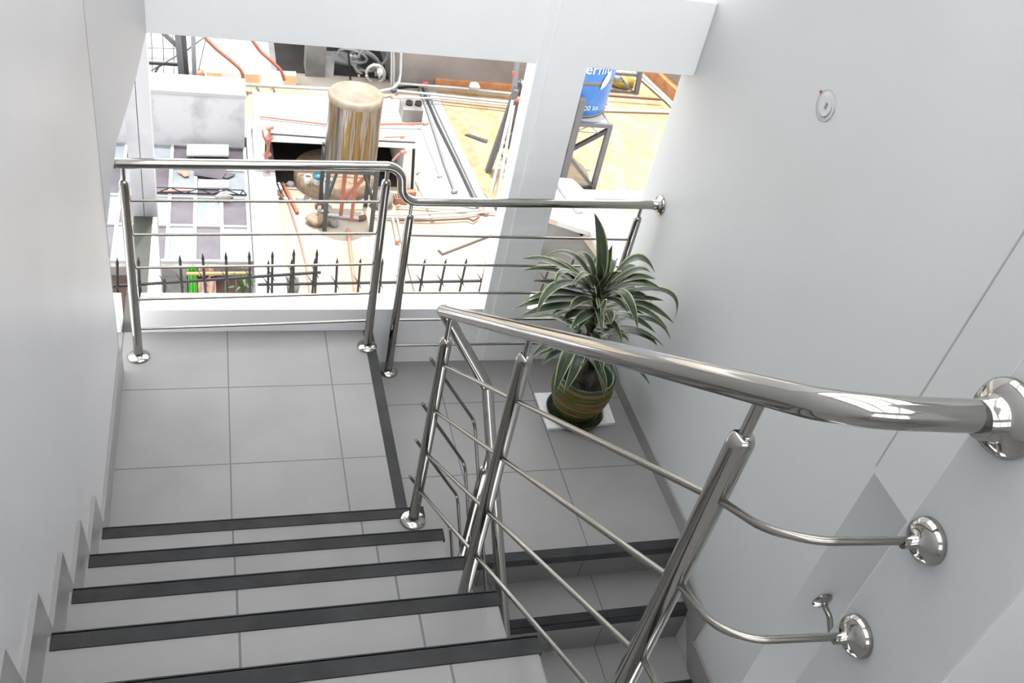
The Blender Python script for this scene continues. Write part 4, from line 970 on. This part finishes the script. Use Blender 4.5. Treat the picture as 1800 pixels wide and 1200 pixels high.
pipe('side_pipe', 'white pipe beside the orange ledge of the right terrace wall, inner of two', 'pipe', [g(1112, 125, z4), g(1172, 178, z4), g(1184, 190, z4)], .022, M['pvc'])
pipe('side_pipe', 'grey pipe across the paving right of the blue tank, the farther of two', 'pipe', [g(1055, 167, z4 + .07), g(1164, 175, z4 + .07)], .022, M['rust'])
pipe('side_pipe', 'white pipe across the paving right of the blue tank, the nearer of two', 'pipe', [g(1050, 193, z4), g(1190, 197, z4)], .026, M['pvc'], None, [g(1191, 197, z4)], M['dark_metal'])

# ---- low neighbouring roof at the lower right
yg = 6.6
gw = [(930, 540), (938, 470), (960, 389), (988, 398), (1017, 409), (1035, 432), (1052, 457), (1075, 492), (1082, 540)]
struct('wall_gable', MB().prism([P(x, y, Y=yg) for x, y in gw], (0, .15, 0)), M['gable'], 'weathered grey gable wall behind the plant', 'wall')
cop = [(955, 389), (956, 381), (1000, 395), (1040, 409), (1020, 416), (1017, 410)]
struct('trim_gable', MB().prism([P(x, y, Y=yg - .03) for x, y in cop], (0, .22, 0)), M['cream'], 'cream coping on the weathered gable wall', 'coping')
cop = [(1017, 410), (1030, 412), (1056, 450), (1084, 492), (1075, 492), (1052, 457)]
struct('trim_gable_side', MB().prism([P(x, y, Y=yg - .03) for x, y in cop], (0, .22, 0)), M['cream'], 'cream coping running down the right slope of the gable wall', 'coping')
zr_ = P(1000, 393, Y=yg).z + .04
struct('roof_low', slab([(955, 381), (983, 312), (1006, 314), (1045, 350), (1148, 396), (1150, 560), (1086, 560), (1056, 450), (1038, 408)], zr_, .04), M['whitewash'], 'pale sheet roof behind the gable wall', 'roof')
struct('trim_roof_low', MB().beam(g(984, 325, zr_ + .02), g(1020, 372, zr_ + .02), .07, .03), M['cement_pale'], 'grey seam across the pale sheet roof', 'seam')
# EXT-END

# ------------------------------------------------------------------ light
wd = bpy.data.worlds.new('sky'); SC.world = wd; wd.use_nodes = True
bg = wd.node_tree.nodes['Background']; bg.inputs[0].default_value = (.97, .985, 1, 1); bg.inputs[1].default_value = 1.3
sl = bpy.data.lights.new('sun', 'SUN'); sl.energy = 2.6; sl.angle = .012; sl.color = (1, .965, .92)
so = bpy.data.objects.new('sun', sl); COL.objects.link(so); so.location = (0, 12, 14)
so.rotation_euler = Vector((-.035, -.114, -1)).to_track_quat('-Z', 'Y').to_euler()

vs = SC.view_settings; vs.view_transform = 'Standard'; vs.look = 'None'; vs.gamma = 1; vs.use_curve_mapping = False; vs.exposure = 1.62
SC.cycles.max_bounces = 10; SC.cycles.diffuse_bounces = 6; SC.cycles.sample_clamp_indirect = 8
SC.cycles.caustics_reflective = False; SC.cycles.caustics_refractive = False
